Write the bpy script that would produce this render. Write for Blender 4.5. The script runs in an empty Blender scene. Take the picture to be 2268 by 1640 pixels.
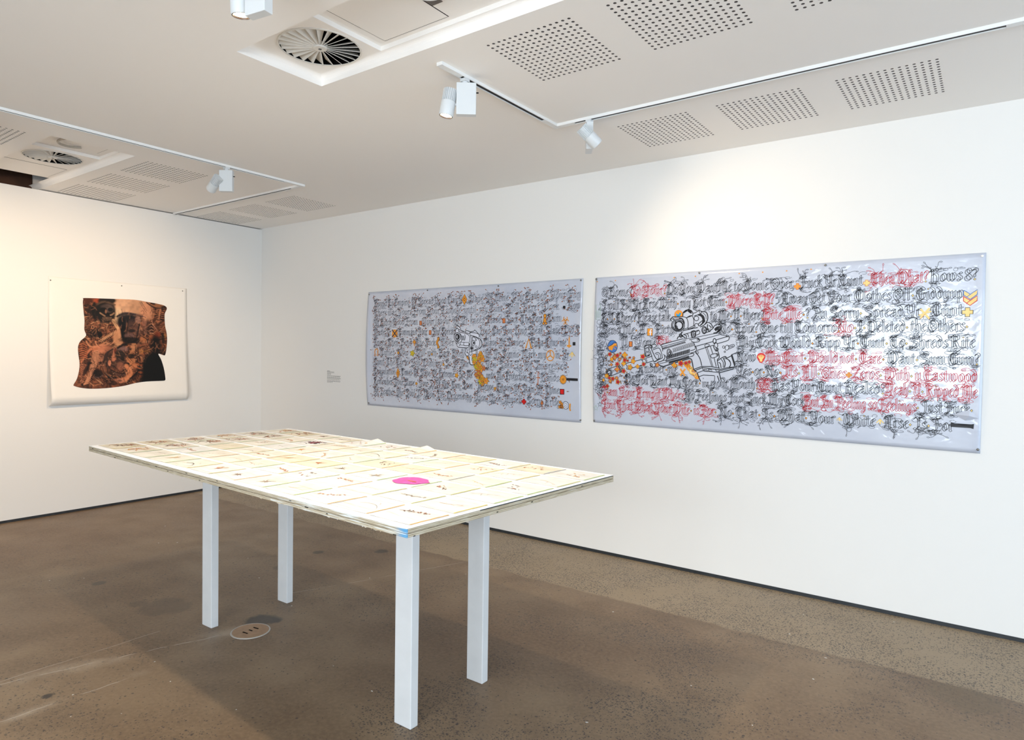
import bpy, bmesh, math, random
import numpy as np
from mathutils import Vector, Matrix

# ------------------------------------------------------------------ camera
SC = bpy.context.scene
COL = SC.collection
IMW, IMH = 2268.0, 1640.0
CAM = np.array([6.794, -4.445, 1.5])
YAW, PITCH, ROLL = math.radians(126.04), math.radians(-1.342), math.radians(0.794)
FPX = 1466.65
def _basis():
    cy, sy, cp, sp = math.cos(YAW), math.sin(YAW), math.cos(PITCH), math.sin(PITCH)
    f = np.array([cy*cp, sy*cp, sp]); r = np.array([sy, -cy, 0.0]); u = np.cross(r, f)
    cr, sr = math.cos(ROLL), math.sin(ROLL)
    return cr*r + sr*u, -sr*r + cr*u, f
RT, UP, FW = _basis()
def hit(px, py, ax, val):
    """point where the photograph's ray through a pixel meets the plane coord[ax]=val"""
    d = RT*(px-IMW/2)/FPX - UP*(py-IMH/2)/FPX + FW
    return CAM + d*(val-CAM[ax])/d[ax]
cam_d = bpy.data.cameras.new('camera'); cam = bpy.data.objects.new('camera', cam_d); COL.objects.link(cam)
cam_d.sensor_width = 36.0; cam_d.lens = FPX/IMW*36.0; cam_d.clip_start = 0.05; cam_d.clip_end = 100
cam.matrix_world = Matrix(((RT[0], UP[0], -FW[0], CAM[0]), (RT[1], UP[1], -FW[1], CAM[1]), (RT[2], UP[2], -FW[2], CAM[2]), (0, 0, 0, 1)))
SC.camera = cam

# ------------------------------------------------------------------ world, daylight, exposure
SC.view_settings.view_transform = 'Standard'; SC.view_settings.look = 'None'
SC.view_settings.gamma = 1.0; SC.view_settings.use_curve_mapping = False
SC.view_settings.exposure = 0.20
wd = bpy.data.worlds.new('world'); SC.world = wd; wd.use_nodes = True
wd.node_tree.nodes['Background'].inputs[0].default_value = (0.62, 0.78, 1.0, 1)
wd.node_tree.nodes['Background'].inputs[1].default_value = 1.5
H = 2.894                     # ceiling height
XE, YB = 10.4, -7.6           # far end and back of the room
WIN = (-5.6, -0.9, 0.35, 2.55)  # window in the end wall: y0, y1, z0, z1
WIN2 = (4.2, 9.6, 0.9, 2.5)     # window in the back wall: x0, x1, z0, z1
def area(name, loc, rot, sx, sy, power, col):
    l = bpy.data.lights.new(name, 'AREA'); l.shape = 'RECTANGLE'; l.size = sx; l.size_y = sy
    l.energy = power; l.color = col
    o = bpy.data.objects.new(name, l); COL.objects.link(o); o.location = loc; o.rotation_euler = rot
    return o
area('daylight_end_window', (XE+0.25, (WIN[0]+WIN[1])/2, (WIN[2]+WIN[3])/2), (0, math.radians(90), 0), WIN[3]-WIN[2], WIN[1]-WIN[0], 82, (0.62, 0.82, 1.0))
area('daylight_back_window', ((WIN2[0]+WIN2[1])/2, YB-0.25, (WIN2[2]+WIN2[3])/2), (math.radians(90), 0, 0), WIN2[1]-WIN2[0], WIN2[3]-WIN2[2], 245, (0.84, 0.93, 1.0))

# ------------------------------------------------------------------ helpers
MATS = {}
def rgb(r, g, b):
    f = lambda c: (c/255.0/12.92 if c/255.0 <= 0.04045 else ((c/255.0+0.055)/1.055)**2.4)
    return (f(r), f(g), f(b), 1.0)
def mat(name, col=(0.8, 0.8, 0.8, 1), rough=0.6, noise=0.0, nscale=8.0, spec=0.5, metal=0.0, bump=0.0, emis=None, coat=0.0, trans=0.0):
    m = bpy.data.materials.new(name); m.use_nodes = True; nt = m.node_tree; b = nt.nodes['Principled BSDF']
    b.inputs['Base Color'].default_value = col; b.inputs['Roughness'].default_value = rough
    b.inputs['Specular IOR Level'].default_value = spec; b.inputs['Metallic'].default_value = metal
    if coat: b.inputs['Coat Weight'].default_value = coat; b.inputs['Coat Roughness'].default_value = 0.12
    if emis: b.inputs['Emission Color'].default_value = emis[0]; b.inputs['Emission Strength'].default_value = emis[1]
    if trans:
        b.inputs['Transmission Weight'].default_value = trans
    if noise or bump:
        tc = nt.nodes.new('ShaderNodeTexCoord'); nz = nt.nodes.new('ShaderNodeTexNoise')
        nz.inputs['Scale'].default_value = nscale; nz.inputs['Detail'].default_value = 5
        nt.links.new(tc.outputs['Object'], nz.inputs['Vector'])
        if noise:
            rp = nt.nodes.new('ShaderNodeValToRGB'); rp.color_ramp.elements[0].position = 0.3; rp.color_ramp.elements[1].position = 0.7
            rp.color_ramp.elements[0].color = tuple(c*(1-noise) for c in col[:3])+(1,)
            rp.color_ramp.elements[1].color = tuple(min(1, c*(1+noise)) for c in col[:3])+(1,)
            nt.links.new(nz.outputs['Fac'], rp.inputs['Fac']); nt.links.new(rp.outputs['Color'], b.inputs['Base Color'])
        if bump:
            bp = nt.nodes.new('ShaderNodeBump'); bp.inputs['Strength'].default_value = bump; bp.inputs['Distance'].default_value = 0.01
            nt.links.new(nz.outputs['Fac'], bp.inputs['Height']); nt.links.new(bp.outputs['Normal'], b.inputs['Normal'])
    MATS[name] = m
    return m
class MB:
    """collects faces, builds ONE mesh object"""
    def __init__(s): s.v = []; s.f = []; s.m = []
    def add(s, vs, fs, mi=0):
        o = len(s.v); s.v += [tuple(float(c) for c in p) for p in vs]
        s.f += [tuple(i+o for i in f) for f in fs]; s.m += [mi]*len(fs)
    def quad(s, a, b, c, d, mi=0): s.add([a, b, c, d], [(0, 1, 2, 3)], mi)
    def box(s, lo, hi, mi=0):
        x0, y0, z0 = lo; x1, y1, z1 = hi
        s.add([(x0,y0,z0),(x1,y0,z0),(x1,y1,z0),(x0,y1,z0),(x0,y0,z1),(x1,y0,z1),(x1,y1,z1),(x0,y1,z1)],
              [(0,3,2,1),(4,5,6,7),(0,1,5,4),(1,2,6,5),(2,3,7,6),(3,0,4,7)], mi)
    def obox(s, c, ax, ay, az, hx, hy, hz, mi=0):
        c, ax, ay, az = (np.array(q, float) for q in (c, ax, ay, az))
        P = [c+sx*hx*ax+sy*hy*ay+sz*hz*az for sz in (-1, 1) for sy in (-1, 1) for sx in (-1, 1)]
        s.add(P, [(0,2,3,1),(4,5,7,6),(0,1,5,4),(1,3,7,5),(3,2,6,7),(2,0,4,6)], mi)
    def lathe(s, prof, c, ax, n=28, mi=0, caps=True, a0=0.0):
        """prof: (r, t) pairs along axis ax from c"""
        ax = np.array(ax, float); ax /= np.linalg.norm(ax); c = np.array(c, float)
        t = np.array([1., 0, 0]) if abs(ax[0]) < .9 else np.array([0, 1., 0])
        u = np.cross(ax, t); u /= np.linalg.norm(u); w = np.cross(ax, u)
        vs = []; fs = []
        for r, d in prof:
            for k in range(n):
                a = a0+2*math.pi*k/n; vs.append(c+ax*d+r*(math.cos(a)*u+math.sin(a)*w))
        for i in range(len(prof)-1):
            for k in range(n):
                k2 = (k+1) % n; fs.append((i*n+k, i*n+k2, (i+1)*n+k2, (i+1)*n+k))
        if caps:
            fs.append(tuple(range(n-1, -1, -1))); fs.append(tuple(range((len(prof)-1)*n, len(prof)*n)))
        s.add(vs, fs, mi)
    def tube(s, pts, r, n=8, mi=0):
        pts = [np.array(p, float) for p in pts]; vs = []; fs = []
        for i, p in enumerate(pts):
            d = pts[min(i+1, len(pts)-1)]-pts[max(i-1, 0)]; d /= np.linalg.norm(d)
            t = np.array([0, 0, 1.]) if abs(d[2]) < .9 else np.array([1., 0, 0])
            u = np.cross(d, t); u /= np.linalg.norm(u); w = np.cross(d, u)
            for k in range(n):
                a = 2*math.pi*k/n; vs.append(p+r*(math.cos(a)*u+math.sin(a)*w))
        for i in range(len(pts)-1):
            for k in range(n):
                fs.append((i*n+k, i*n+(k+1) % n, (i+1)*n+(k+1) % n, (i+1)*n+k))
        fs.append(tuple(range(n-1, -1, -1))); fs.append(tuple(range((len(pts)-1)*n, len(pts)*n)))
        s.add(vs, fs, mi)
    def build(s, name, mats, parent=None, smooth=False, fix=True):
        me = bpy.data.meshes.new(name); me.from_pydata(s.v, [], s.f)
        if not isinstance(mats, (list, tuple)): mats = [mats]
        for m in mats: me.materials.append(MATS[m])
        if len(mats) > 1: me.polygons.foreach_set('material_index', s.m)
        if smooth:
            me.polygons.foreach_set('use_smooth', [True]*len(me.polygons))
            me.set_sharp_from_angle(angle=math.radians(35))
        me.update()
        o = bpy.data.objects.new(name, me); COL.objects.link(o)
        if parent is not None: o.parent = parent
        return o
def thing(name, label, cat, loc=(0, 0, 0), rz=0.0, group=None):
    o = bpy.data.objects.new(name, None); COL.objects.link(o); o.empty_display_size = 0.05
    o.location = loc; o.rotation_euler = (0, 0, rz)
    return tag(o, label, cat, group)
def tag(o, label, cat, group=None):
    o['label'] = label; o['category'] = cat
    if group: o['group'] = group
    return o
def struct(o): o['kind'] = 'structure'; return o
def center_origin(o, p):
    """move the object's origin to p without moving its mesh"""
    p = Vector([float(c) for c in p]); o.data.transform(Matrix.Translation(-p)); o.location = p
    return o

# ------------------------------------------------------------------ materials
mat('wall_paint', rgb(238, 236, 232), 0.75, spec=0.25, bump=0.03, nscale=60)
mat('ceiling_paint', rgb(251, 247, 242), 0.85, spec=0.2, bump=0.02, nscale=50)
mat('void_black', rgb(16, 15, 15), 0.9, spec=0.1)
mat('hole_grey', rgb(120, 114, 110), 0.9, spec=0.1)
mat('slot_brown', rgb(70, 46, 32), 0.9, noise=0.3, nscale=6)
mat('gap_shade_dark', rgb(44, 48, 52), 0.4, spec=0.5, noise=0.2, nscale=9)  # shade of the gap under the walls, put into a dark colour
mat('white_metal', rgb(220, 223, 224), 0.38, spec=0.5, bump=0.01, nscale=90)
mat('track_white', rgb(240, 240, 238), 0.4, spec=0.5, bump=0.01, nscale=90)
mat('track_slot', rgb(28, 28, 27), 0.6, spec=0.3)
mat('black_plastic', rgb(14, 14, 14), 0.4, noise=0.1)
mat('lamp_lens', rgb(255, 240, 214), 0.3, emis=((1.0, 0.80, 0.52, 1), 14.0))
mat('bezel', rgb(38, 20, 14), 0.35, noise=0.1)
mat('diffuser_white', rgb(224, 220, 212), 0.5, spec=0.4, noise=0.03)
mat('conduit_grey', rgb(186, 178, 166), 0.6, noise=0.1, nscale=30)
mat('leg_paint', rgb(217, 218, 218), 0.5, spec=0.4, noise=0.03, nscale=14, bump=0.03)
mat('table_white', rgb(250, 250, 250), 0.6, spec=0.3, noise=0.01, nscale=20)
mat('ink_black', rgb(22, 23, 30), 0.45, spec=0.4)
mat('ink_grey', rgb(60, 62, 72), 0.45, spec=0.4)
mat('ink_red', rgb(196, 16, 38), 0.45, spec=0.4)
mat('ink_gold', rgb(232, 150, 40), 0.4, noise=0.12, nscale=60)
mat('ink_pale_gold', rgb(250, 214, 130), 0.4, noise=0.06, nscale=60)
mat('ink_rust', rgb(208, 118, 62), 0.4, noise=0.12, nscale=60)
mat('ink_yellow', rgb(206, 180, 30), 0.4, noise=0.12, nscale=60)
mat('ink_signal_red', rgb(214, 14, 16), 0.4, noise=0.05, nscale=60)
mat('ink_blue', rgb(64, 116, 186), 0.4, noise=0.1, nscale=60)
mat('ink_sky', rgb(18, 150, 206), 0.4, noise=0.05, nscale=60)
mat('ink_white', rgb(226, 228, 240), 0.4, noise=0.02, nscale=60)
mat('ink_berry', rgb(176, 16, 34), 0.4, noise=0.15, nscale=60)
mat('ink_green', rgb(150, 178, 152), 0.5, noise=0.1, nscale=60)
mat('vinyl_text', rgb(92, 88, 86), 0.6, noise=0.05)
mat('tack_steel', rgb(120, 118, 112), 0.35, metal=0.8, noise=0.1)
mat('tack_white', rgb(250, 250, 250), 0.3, noise=0.02)
mat('print_paper', rgb(243, 239, 232), 0.7, spec=0.25, noise=0.01, nscale=4)

def film_material():
    m = bpy.data.materials.new('drafting_film'); m.use_nodes = True; nt = m.node_tree; b = nt.nodes['Principled BSDF']
    tc = nt.nodes.new('ShaderNodeTexCoord'); nz = nt.nodes.new('ShaderNodeTexNoise')
    nz.inputs['Scale'].default_value = 2.2; nz.inputs['Detail'].default_value = 4
    nt.links.new(tc.outputs['Object'], nz.inputs['Vector'])
    rp = nt.nodes.new('ShaderNodeValToRGB'); e = rp.color_ramp.elements
    e[0].position = 0.3; e[0].color = rgb(192, 198, 213); e[1].position = 0.7; e[1].color = rgb(205, 210, 222)
    nt.links.new(nz.outputs['Fac'], rp.inputs['Fac']); nt.links.new(rp.outputs['Color'], b.inputs['Base Color'])
    b.inputs['Roughness'].default_value = 0.22; b.inputs['Specular IOR Level'].default_value = 0.6
    n2 = nt.nodes.new('ShaderNodeTexNoise'); n2.inputs['Scale'].default_value = 5.0; n2.inputs['Detail'].default_value = 3
    nt.links.new(tc.outputs['Object'], n2.inputs['Vector'])
    bp = nt.nodes.new('ShaderNodeBump'); bp.inputs['Strength'].default_value = 0.28; bp.inputs['Distance'].default_value = 0.02
    nt.links.new(n2.outputs['Fac'], bp.inputs['Height']); nt.links.new(bp.outputs['Normal'], b.inputs['Normal'])
    n3 = nt.nodes.new('ShaderNodeTexNoise'); n3.inputs['Scale'].default_value = 7.0; n3.inputs['Detail'].default_value = 2; n3.inputs['Distortion'].default_value = 1.5
    nt.links.new(tc.outputs['Object'], n3.inputs['Vector'])
    b3 = nt.nodes.new('ShaderNodeBump'); b3.inputs['Strength'].default_value = 0.35; b3.inputs['Distance'].default_value = 0.02
    nt.links.new(n3.outputs['Fac'], b3.inputs['Height']); nt.links.new(b3.outputs['Normal'], b.inputs['Coat Normal'])
    b.inputs['Coat Weight'].default_value = 0.7; b.inputs['Coat Roughness'].default_value = 0.06
    MATS['drafting_film'] = m
film_material()

def N(nt, t, **kw):
    n = nt.nodes.new('ShaderNode'+t)
    for k, v in kw.items():
        if k in n.inputs: n.inputs[k].default_value = v
        else: setattr(n, k, v)
    return n
def mth(nt, op, a, b=None, clamp=False):
    n = nt.nodes.new('ShaderNodeMath'); n.operation = op; n.use_clamp = clamp
    for i, v in enumerate((a, b)):
        if v is None: continue
        if isinstance(v, (int, float)): n.inputs[i].default_value = v
        else: nt.links.new(v, n.inputs[i])
    return n.outputs[0]
def mixc(nt, fac, a, b, blend='MIX'):
    n = nt.nodes.new('ShaderNodeMix'); n.data_type = 'RGBA'; n.blend_type = blend
    for s, v in ((n.inputs[0], fac), (n.inputs[6], a), (n.inputs[7], b)):
        if isinstance(v, (int, float)): s.default_value = v
        elif isinstance(v, tuple): s.default_value = v
        else: nt.links.new(v, s)
    return n.outputs[2]
def ramp(nt, val, p0, p1):
    n = nt.nodes.new('ShaderNodeMapRange'); n.interpolation_type = 'SMOOTHSTEP'
    nt.links.new(val, n.inputs[0]); n.inputs[1].default_value = p0; n.inputs[2].default_value = p1
    return n.outputs[0]
def floor_material():
    m = bpy.data.materials.new('polished_concrete'); m.use_nodes = True; nt = m.node_tree; b = nt.nodes['Principled BSDF']
    tc = N(nt, 'TexCoord'); V = tc.outputs['Object']
    sep = N(nt, 'SeparateXYZ'); nt.links.new(V, sep.inputs[0]); X, Y = sep.outputs[0], sep.outputs[1]
    def noise(scale, detail=4, rough=.55, vec=V):
        n = N(nt, 'TexNoise', Scale=scale, Detail=detail, Roughness=rough); nt.links.new(vec, n.inputs['Vector']); return n.outputs['Fac']
    big, mid, fine = noise(0.7), noise(3.0, 6), noise(55, 3)
    col = mixc(nt, ramp(nt, big, .32, .68), rgb(104, 82, 60), rgb(128, 107, 82))
    col = mixc(nt, mth(nt, 'MULTIPLY', ramp(nt, mid, .35, .7), .55), col, rgb(92, 72, 54))
    col = mixc(nt, mth(nt, 'MULTIPLY', ramp(nt, fine, .35, .7), .22), col, rgb(154, 132, 104))
    # ground-back strip along the right-hand wall, with a ragged edge
    wob = mth(nt, 'MULTIPLY', mth(nt, 'SUBTRACT', noise(5, 3), .5), .10)
    yy = mth(nt, 'ADD', Y, wob)
    strip = ramp(nt, yy, -.80, -.775)
    col = mixc(nt, mth(nt, 'MULTIPLY', strip, .75), col, rgb(150, 132, 106))
    lip = mth(nt, 'MULTIPLY', ramp(nt, yy, -.90, -.80), mth(nt, 'SUBTRACT', 1.0, ramp(nt, yy, -.80, -.795)))
    col = mixc(nt, mth(nt, 'MULTIPLY', lip, .35), col, rgb(104, 84, 64))
    # aggregate: dark stones where the skin is worn off
    def stones(scale, thr, seedoff):
        mp = N(nt, 'Mapping'); nt.links.new(V, mp.inputs[0]); mp.inputs[1].default_value = (seedoff, seedoff*2, 0)
        dn = N(nt, 'TexNoise', Scale=scale*1.6, Detail=2); nt.links.new(mp.outputs[0], dn.inputs['Vector'])
        vv = N(nt, 'VectorMath', operation='ADD'); nt.links.new(mp.outputs[0], vv.inputs[0])
        sc = N(nt, 'VectorMath', operation='SCALE'); nt.links.new(dn.outputs['Color'], sc.inputs[0]); sc.inputs[3].default_value = .35/scale
        nt.links.new(sc.outputs[0], vv.inputs[1])
        vo = N(nt, 'TexVoronoi', Scale=scale); nt.links.new(vv.outputs[0], vo.inputs['Vector'])
        sp = N(nt, 'SeparateColor'); nt.links.new(vo.outputs['Color'], sp.inputs[0])
        small = mth(nt, 'SUBTRACT', 1.0, ramp(nt, vo.outputs['Distance'], thr*.7, thr))
        return small, sp.outputs[0], sp.outputs[1]
    worn = ramp(nt, noise(1.0, 4, .6), .48, .62)
    worn = mth(nt, 'MULTIPLY', worn, mth(nt, 'ADD', mth(nt, 'MULTIPLY', ramp(nt, X, 3.0, 5.2), .8), .2))
    worn = mth(nt, 'MAXIMUM', mth(nt, 'MULTIPLY', worn, .8), mth(nt, 'MULTIPLY', strip, ramp(nt, noise(2.2, 3), .34, .6)))
    for scale, thr, dens, so in ((85, .40, .85, 0.), (130, .40, .70, 3.1), (48, .32, .45, 7.7)):
        s, r1, r2 = stones(scale, thr, so)
        keep = mth(nt, 'LESS_THAN', r1, mth(nt, 'MULTIPLY', mth(nt, 'ADD', worn, .04), dens))
        f = mth(nt, 'MULTIPLY', s, keep)
        col = mixc(nt, mth(nt, 'MULTIPLY', f, .85), col, mixc(nt, r2, rgb(34, 32, 33), rgb(84, 70, 60)))
    # paint flecks
    s, r1, r2 = stones(9.0, .05, 11.3)
    col = mixc(nt, mth(nt, 'MULTIPLY', s, mth(nt, 'LESS_THAN', r1, .35)), col, rgb(205, 205, 200))
    # hairline cracks with a pale dusty halo
    def crack(a, c, w, halo, amp):
        nonlocal col
        d = np.array(c[:2])-np.array(a[:2]); L = np.linalg.norm(d); d /= L; n = np.array([-d[1], d[0]])
        t = mth(nt, 'ADD', mth(nt, 'MULTIPLY', X, float(d[0])), mth(nt, 'ADD', mth(nt, 'MULTIPLY', Y, float(d[1])), float(-d@np.array(a[:2]))))
        e = mth(nt, 'ADD', mth(nt, 'MULTIPLY', X, float(n[0])), mth(nt, 'ADD', mth(nt, 'MULTIPLY', Y, float(n[1])), float(-n@np.array(a[:2]))))
        e = mth(nt, 'ABSOLUTE', mth(nt, 'ADD', e, mth(nt, 'MULTIPLY', mth(nt, 'SUBTRACT', noise(2.5, 5), .5), amp)))
        ends = mth(nt, 'MULTIPLY', ramp(nt, t, 0, .15), mth(nt, 'SUBTRACT', 1.0, ramp(nt, t, float(L)-.2, float(L))))
        ln = mth(nt, 'MULTIPLY', mth(nt, 'SUBTRACT', 1.0, ramp(nt, e, w*.5, w)), ends)
        brk = ramp(nt, noise(7, 3), .38, .55)
        col = mixc(nt, mth(nt, 'MULTIPLY', mth(nt, 'MULTIPLY', ln, brk), .6), col, rgb(186, 176, 164))
        if halo:
            hl = mth(nt, 'MULTIPLY', mth(nt, 'SUBTRACT', 1.0, ramp(nt, e, 0, halo)), mth(nt, 'MULTIPLY', ends, ramp(nt, noise(3.3, 4), .42, .66)))
            col = mixc(nt, mth(nt, 'MULTIPLY', hl, .5), col, rgb(176, 160, 140))
    F = lambda x, y: hit(x, y, 2, 0)
    crack(F(-60, 1530), F(600, 1380), .004, .10, .10)
    crack(F(-60, 1620), F(360, 1478), .004, .06, .10)
    crack(F(-60, 1530), F(420, 1378), .003, 0, .06)
    crack(F(560, 1330), F(1060, 1240), .003, 0, .05)
    # dark stains
    def stain(px, py, r, c, k, sc=6):
        nonlocal col
        p = F(px, py)
        dx = mth(nt, 'SUBTRACT', X, float(p[0])); dy = mth(nt, 'SUBTRACT', Y, float(p[1]))
        d = mth(nt, 'SQRT', mth(nt, 'ADD', mth(nt, 'MULTIPLY', dx, dx), mth(nt, 'MULTIPLY', dy, dy)))
        d = mth(nt, 'ADD', d, mth(nt, 'MULTIPLY', mth(nt, 'SUBTRACT', noise(sc, 4), .5), r*1.4))
        col = mixc(nt, mth(nt, 'MULTIPLY', mth(nt, 'SUBTRACT', 1.0, ramp(nt, d, r*.6, r)), k), col, c)
    stain(580, 1376, .11, rgb(46, 44, 44), .9, 9)
    stain(365, 1345, .16, rgb(74, 60, 46), .45, 5)
    stain(305, 1338, .07, rgb(74, 60, 46), .45, 5)
    stain(218, 1293, .05, rgb(64, 54, 44), .7, 9)
    stain(105, 1543, .03, rgb(30, 28, 28), .9, 12)
    stain(706, 1224, .05, rgb(48, 42, 36), .7, 12)
    stain(845, 1221, .06, rgb(48, 42, 36), .7, 12)
    stain(2130, 1545, .16, rgb(98, 82, 60), .5, 5)
    stain(620, 1258, .06, rgb(70, 56, 44), .5, 7)
    nt.links.new(col, b.inputs['Base Color'])
    rr = N(nt, 'MapRange'); nt.links.new(mid, rr.inputs[0]); rr.inputs[3].default_value = .34; rr.inputs[4].default_value = .52
    nt.links.new(rr.outputs[0], b.inputs['Roughness']); b.inputs['Specular IOR Level'].default_value = .4
    bp = N(nt, 'Bump', Strength=.08, Distance=.01); nt.links.new(mid, bp.inputs['Height']); nt.links.new(bp.outputs[0], b.inputs['Normal'])
    MATS['polished_concrete'] = m
floor_material()

# ------------------------------------------------------------------ room shell
def wall(name, lo, hi, m='wall_paint'):
    b = MB(); b.box(lo, hi); return struct(b.build(name, m))
b = MB(); b.box((-0.3, YB-0.3, -0.2), (XE+0.3, 0.3, 0.0)); struct(b.build('floor', 'polished_concrete'))
wall('wall_right', (-0.2, 0, 0.022), (XE+0.2, 0.2, H+0.25))
wall('wall_left', (-0.2, YB-0.2, 0.022), (0, 0, H-0.010))
b = MB(); b.box((0, -0.002, 0), (XE, 0.15, 0.022)); struct(b.build('gap_shade_right', 'gap_shade_dark'))  # dark strips stand in for shade in the gap under the walls
b = MB(); b.box((-0.15, YB, 0), (0.002, -0.002, 0.022)); struct(b.build('gap_shade_left', 'gap_shade_dark'))
# end wall and back wall with their window openings
b = MB(); y0, y1, z0, z1 = WIN
b.box((XE, YB-0.2, 0), (XE+0.2, y0, H+0.25)); b.box((XE, y1, 0), (XE+0.2, 0, H+0.25))
b.box((XE, y0, 0), (XE+0.2, y1, z0)); b.box((XE, y0, z1), (XE+0.2, y1, H+0.25)); struct(b.build('wall_end', 'wall_paint'))
b = MB()
for k in range(5):
    y = y0+(y1-y0)*k/4; b.box((XE+0.05, y-0.03, z0), (XE+0.12, y+0.03, z1))
for z in (z0, z1): b.box((XE+0.05, y0, z-0.03), (XE+0.12, y1, z+0.03))
struct(b.build('window_1', 'white_metal'))
b = MB(); x0, x1, z0, z1 = WIN2
b.box((-0.2, YB-0.2, 0), (x0, YB, H+0.25)); b.box((x1, YB-0.2, 0), (XE, YB, H+0.25))
b.box((x0, YB-0.2, 0), (x1, YB, z0)); b.box((x0, YB-0.2, z1), (x1, YB, H+0.25)); struct(b.build('wall_back', 'wall_paint'))
b = MB()
for k in range(5):
    x = x0+(x1-x0)*k/4; b.box((x-0.03, YB-0.12, z0), (x+0.03, YB-0.05, z1))
for z in (z0, z1): b.box((x0, YB-0.12, z-0.03), (x1, YB-0.05, z+0.03))
struct(b.build('window_2', 'white_metal'))

# ceiling: plasterboard sheet with cut-outs for the recesses and perforated panels
PDX, PDY, NH = 0.0303, 0.0325, 15
PX = [0.045, 0.650, 1.255, 4.912, 5.517, 6.121]
PXL, PXR = PX[:3], PX[3:]
PANELS = [(x, -2.075) for x in PXR] + [(x, -0.793) for x in PXR] + [(x, -0.775) for x in PXL] + [(x, -2.045) for x in PXL] + [(1.255, -3.275)]
RECA = (3.905, 8.6, -2.690, -2.208)
RECB = (-0.2, 1.752, -2.700, -2.168)
cuts = [RECA, RECB] + [(x-PDX/2, x+PDX*(NH-.5), y-PDY/2, y+PDY*(NH-.5)) for x, y in PANELS]
xs = sorted({-0.2, XE+0.2} | {c[i] for c in cuts for i in (0, 1)}); ys = sorted({YB-0.2, 0.0} | {c[i] for c in cuts for i in (2, 3)})
b = MB()
for i in range(len(xs)-1):
    for j in range(len(ys)-1):
        cx, cy = (xs[i]+xs[i+1])/2, (ys[j]+ys[j+1])/2
        if any(c[0] < cx < c[1] and c[2] < cy < c[3] for c in cuts): continue
        b.quad((xs[i], ys[j], H), (xs[i], ys[j+1], H), (xs[i+1], ys[j+1], H), (xs[i+1], ys[j], H))
# slab above
zt = H+0.25
b.quad((-0.25, YB-0.2, zt), (-0.25, 0.2, zt), (XE+0.2, 0.2, zt), (XE+0.2, YB-0.2, zt))
b.quad((-0.2, YB-.2, H), (-0.2, .0, H), (-0.2, .0, zt), (-0.2, YB-.2, zt))
CEIL = struct(b.build('ceiling', 'ceiling_paint'))
# recess linings (far wall, end wall, near wall) with a soft cove at the top
def recess(rect, top, ends, name):
    x0, x1, y0, y1 = rect; b = MB(); R = 0.028; n = 6
    prof = [(0.0, H), (0.0, top-R)] + [(R*(1-math.cos(math.pi/2*k/n)), top-R+R*math.sin(math.pi/2*k/n)) for k in range(1, n+1)]
    xe0 = x0 if 'x0' in ends else x0
    for k in range(len(prof)-1):
        (d0, za), (d1, zb) = prof[k], prof[k+1]
        b.quad((x0, y1-d0, za), (x0, y1-d1, zb), (x1, y1-d1, zb), (x1, y1-d0, za))
        b.quad((x0, y0+d0, za), (x1, y0+d0, za), (x1, y0+d1, zb), (x0, y0+d1, zb))
        if 'x0' in ends: b.quad((x0+d0, y0, za), (x0+d1, y0, zb), (x0+d1, y1, zb), (x0+d0, y1, za))
        if 'x1' in ends: b.quad((x1-d0, y0, za), (x1-d0, y1, za), (x1-d1, y1, zb), (x1-d1, y0, zb))
    return b
def plate_with_hole(b, rect, c, r, z, n=48):
    x0, x1, y0, y1 = rect; ang = [2*math.pi*k/n for k in range(n)] + [math.atan2(y-c[1], x-c[0]) % (2*math.pi) for x in (x0, x1) for y in (y0, y1)]
    ang = sorted(ang); ring = []; rim = []
    for a in ang:
        ca, sa = math.cos(a), math.sin(a); ts = []
        if ca > 1e-9: ts.append((x1-c[0])/ca)
        if ca < -1e-9: ts.append((x0-c[0])/ca)
        if sa > 1e-9: ts.append((y1-c[1])/sa)
        if sa < -1e-9: ts.append((y0-c[1])/sa)
        t = min(ts); rim.append((c[0]+ca*t, c[1]+sa*t, z)); ring.append((c[0]+ca*r, c[1]+sa*r, z))
    m = len(ang)
    for k in range(m):
        k2 = (k+1) % m; b.quad(ring[k], rim[k], rim[k2], ring[k2])
DIFA, DIFB, DR = (4.172, -2.425), (1.005, -2.425), 0.188
zp = H+0.05; zq = H+0.072
b = recess(RECA, zp, ('x0', 'x1'), 'a')
SA = 4.385
plate_with_hole(b, (RECA[0], SA, RECA[2], RECA[3]), DIFA, DR, zp)
b.quad((SA, RECA[2], zp), (SA, RECA[2], zq), (SA, RECA[3], zq), (SA, RECA[3], zp))
# raised soffit with access hatch (thin shadow gap round it)
def soffit(b, x0, x1, y0, y1, z, hx0, hx1, hy0, hy1, gap=0.004):
    for (a0, a1, c0, c1) in ((x0, hx0, y0, y1), (hx1, x1, y0, y1), (hx0, hx1, y0, hy0), (hx0, hx1, hy1, y1)):
        b.quad((a0, c0, z), (a0, c1, z), (a1, c1, z), (a1, c0, z))
    b.quad((hx0+gap, hy0+gap, z-.001), (hx0+gap, hy1-gap, z-.001), (hx1-gap, hy1-gap, z-.001), (hx1-gap, hy0+gap, z-.001))
for yy in (RECA[2]+.028, RECA[3]-.028): b.quad((SA, yy, zp), (SA, yy, zq), (RECA[1], yy, zq), (RECA[1], yy, zp))
soffit(b, SA, RECA[1], RECA[2], RECA[3], zq, SA+0.055, 4.842, -2.67, -2.262)
o = b.build('recess_lining', 'ceiling_paint', CEIL)
b = recess(RECB, zp, ('x1',), 'b')
SB0, SB1 = 0.27, 1.235
plate_with_hole(b, (0.74, SB1, RECB[2], RECB[3]), DIFB, DR, zp)
b.quad((SB1, RECB[2], zp), (SB1, RECB[2], zq), (SB1, RECB[3], zq), (SB1, RECB[3], zp))
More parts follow.
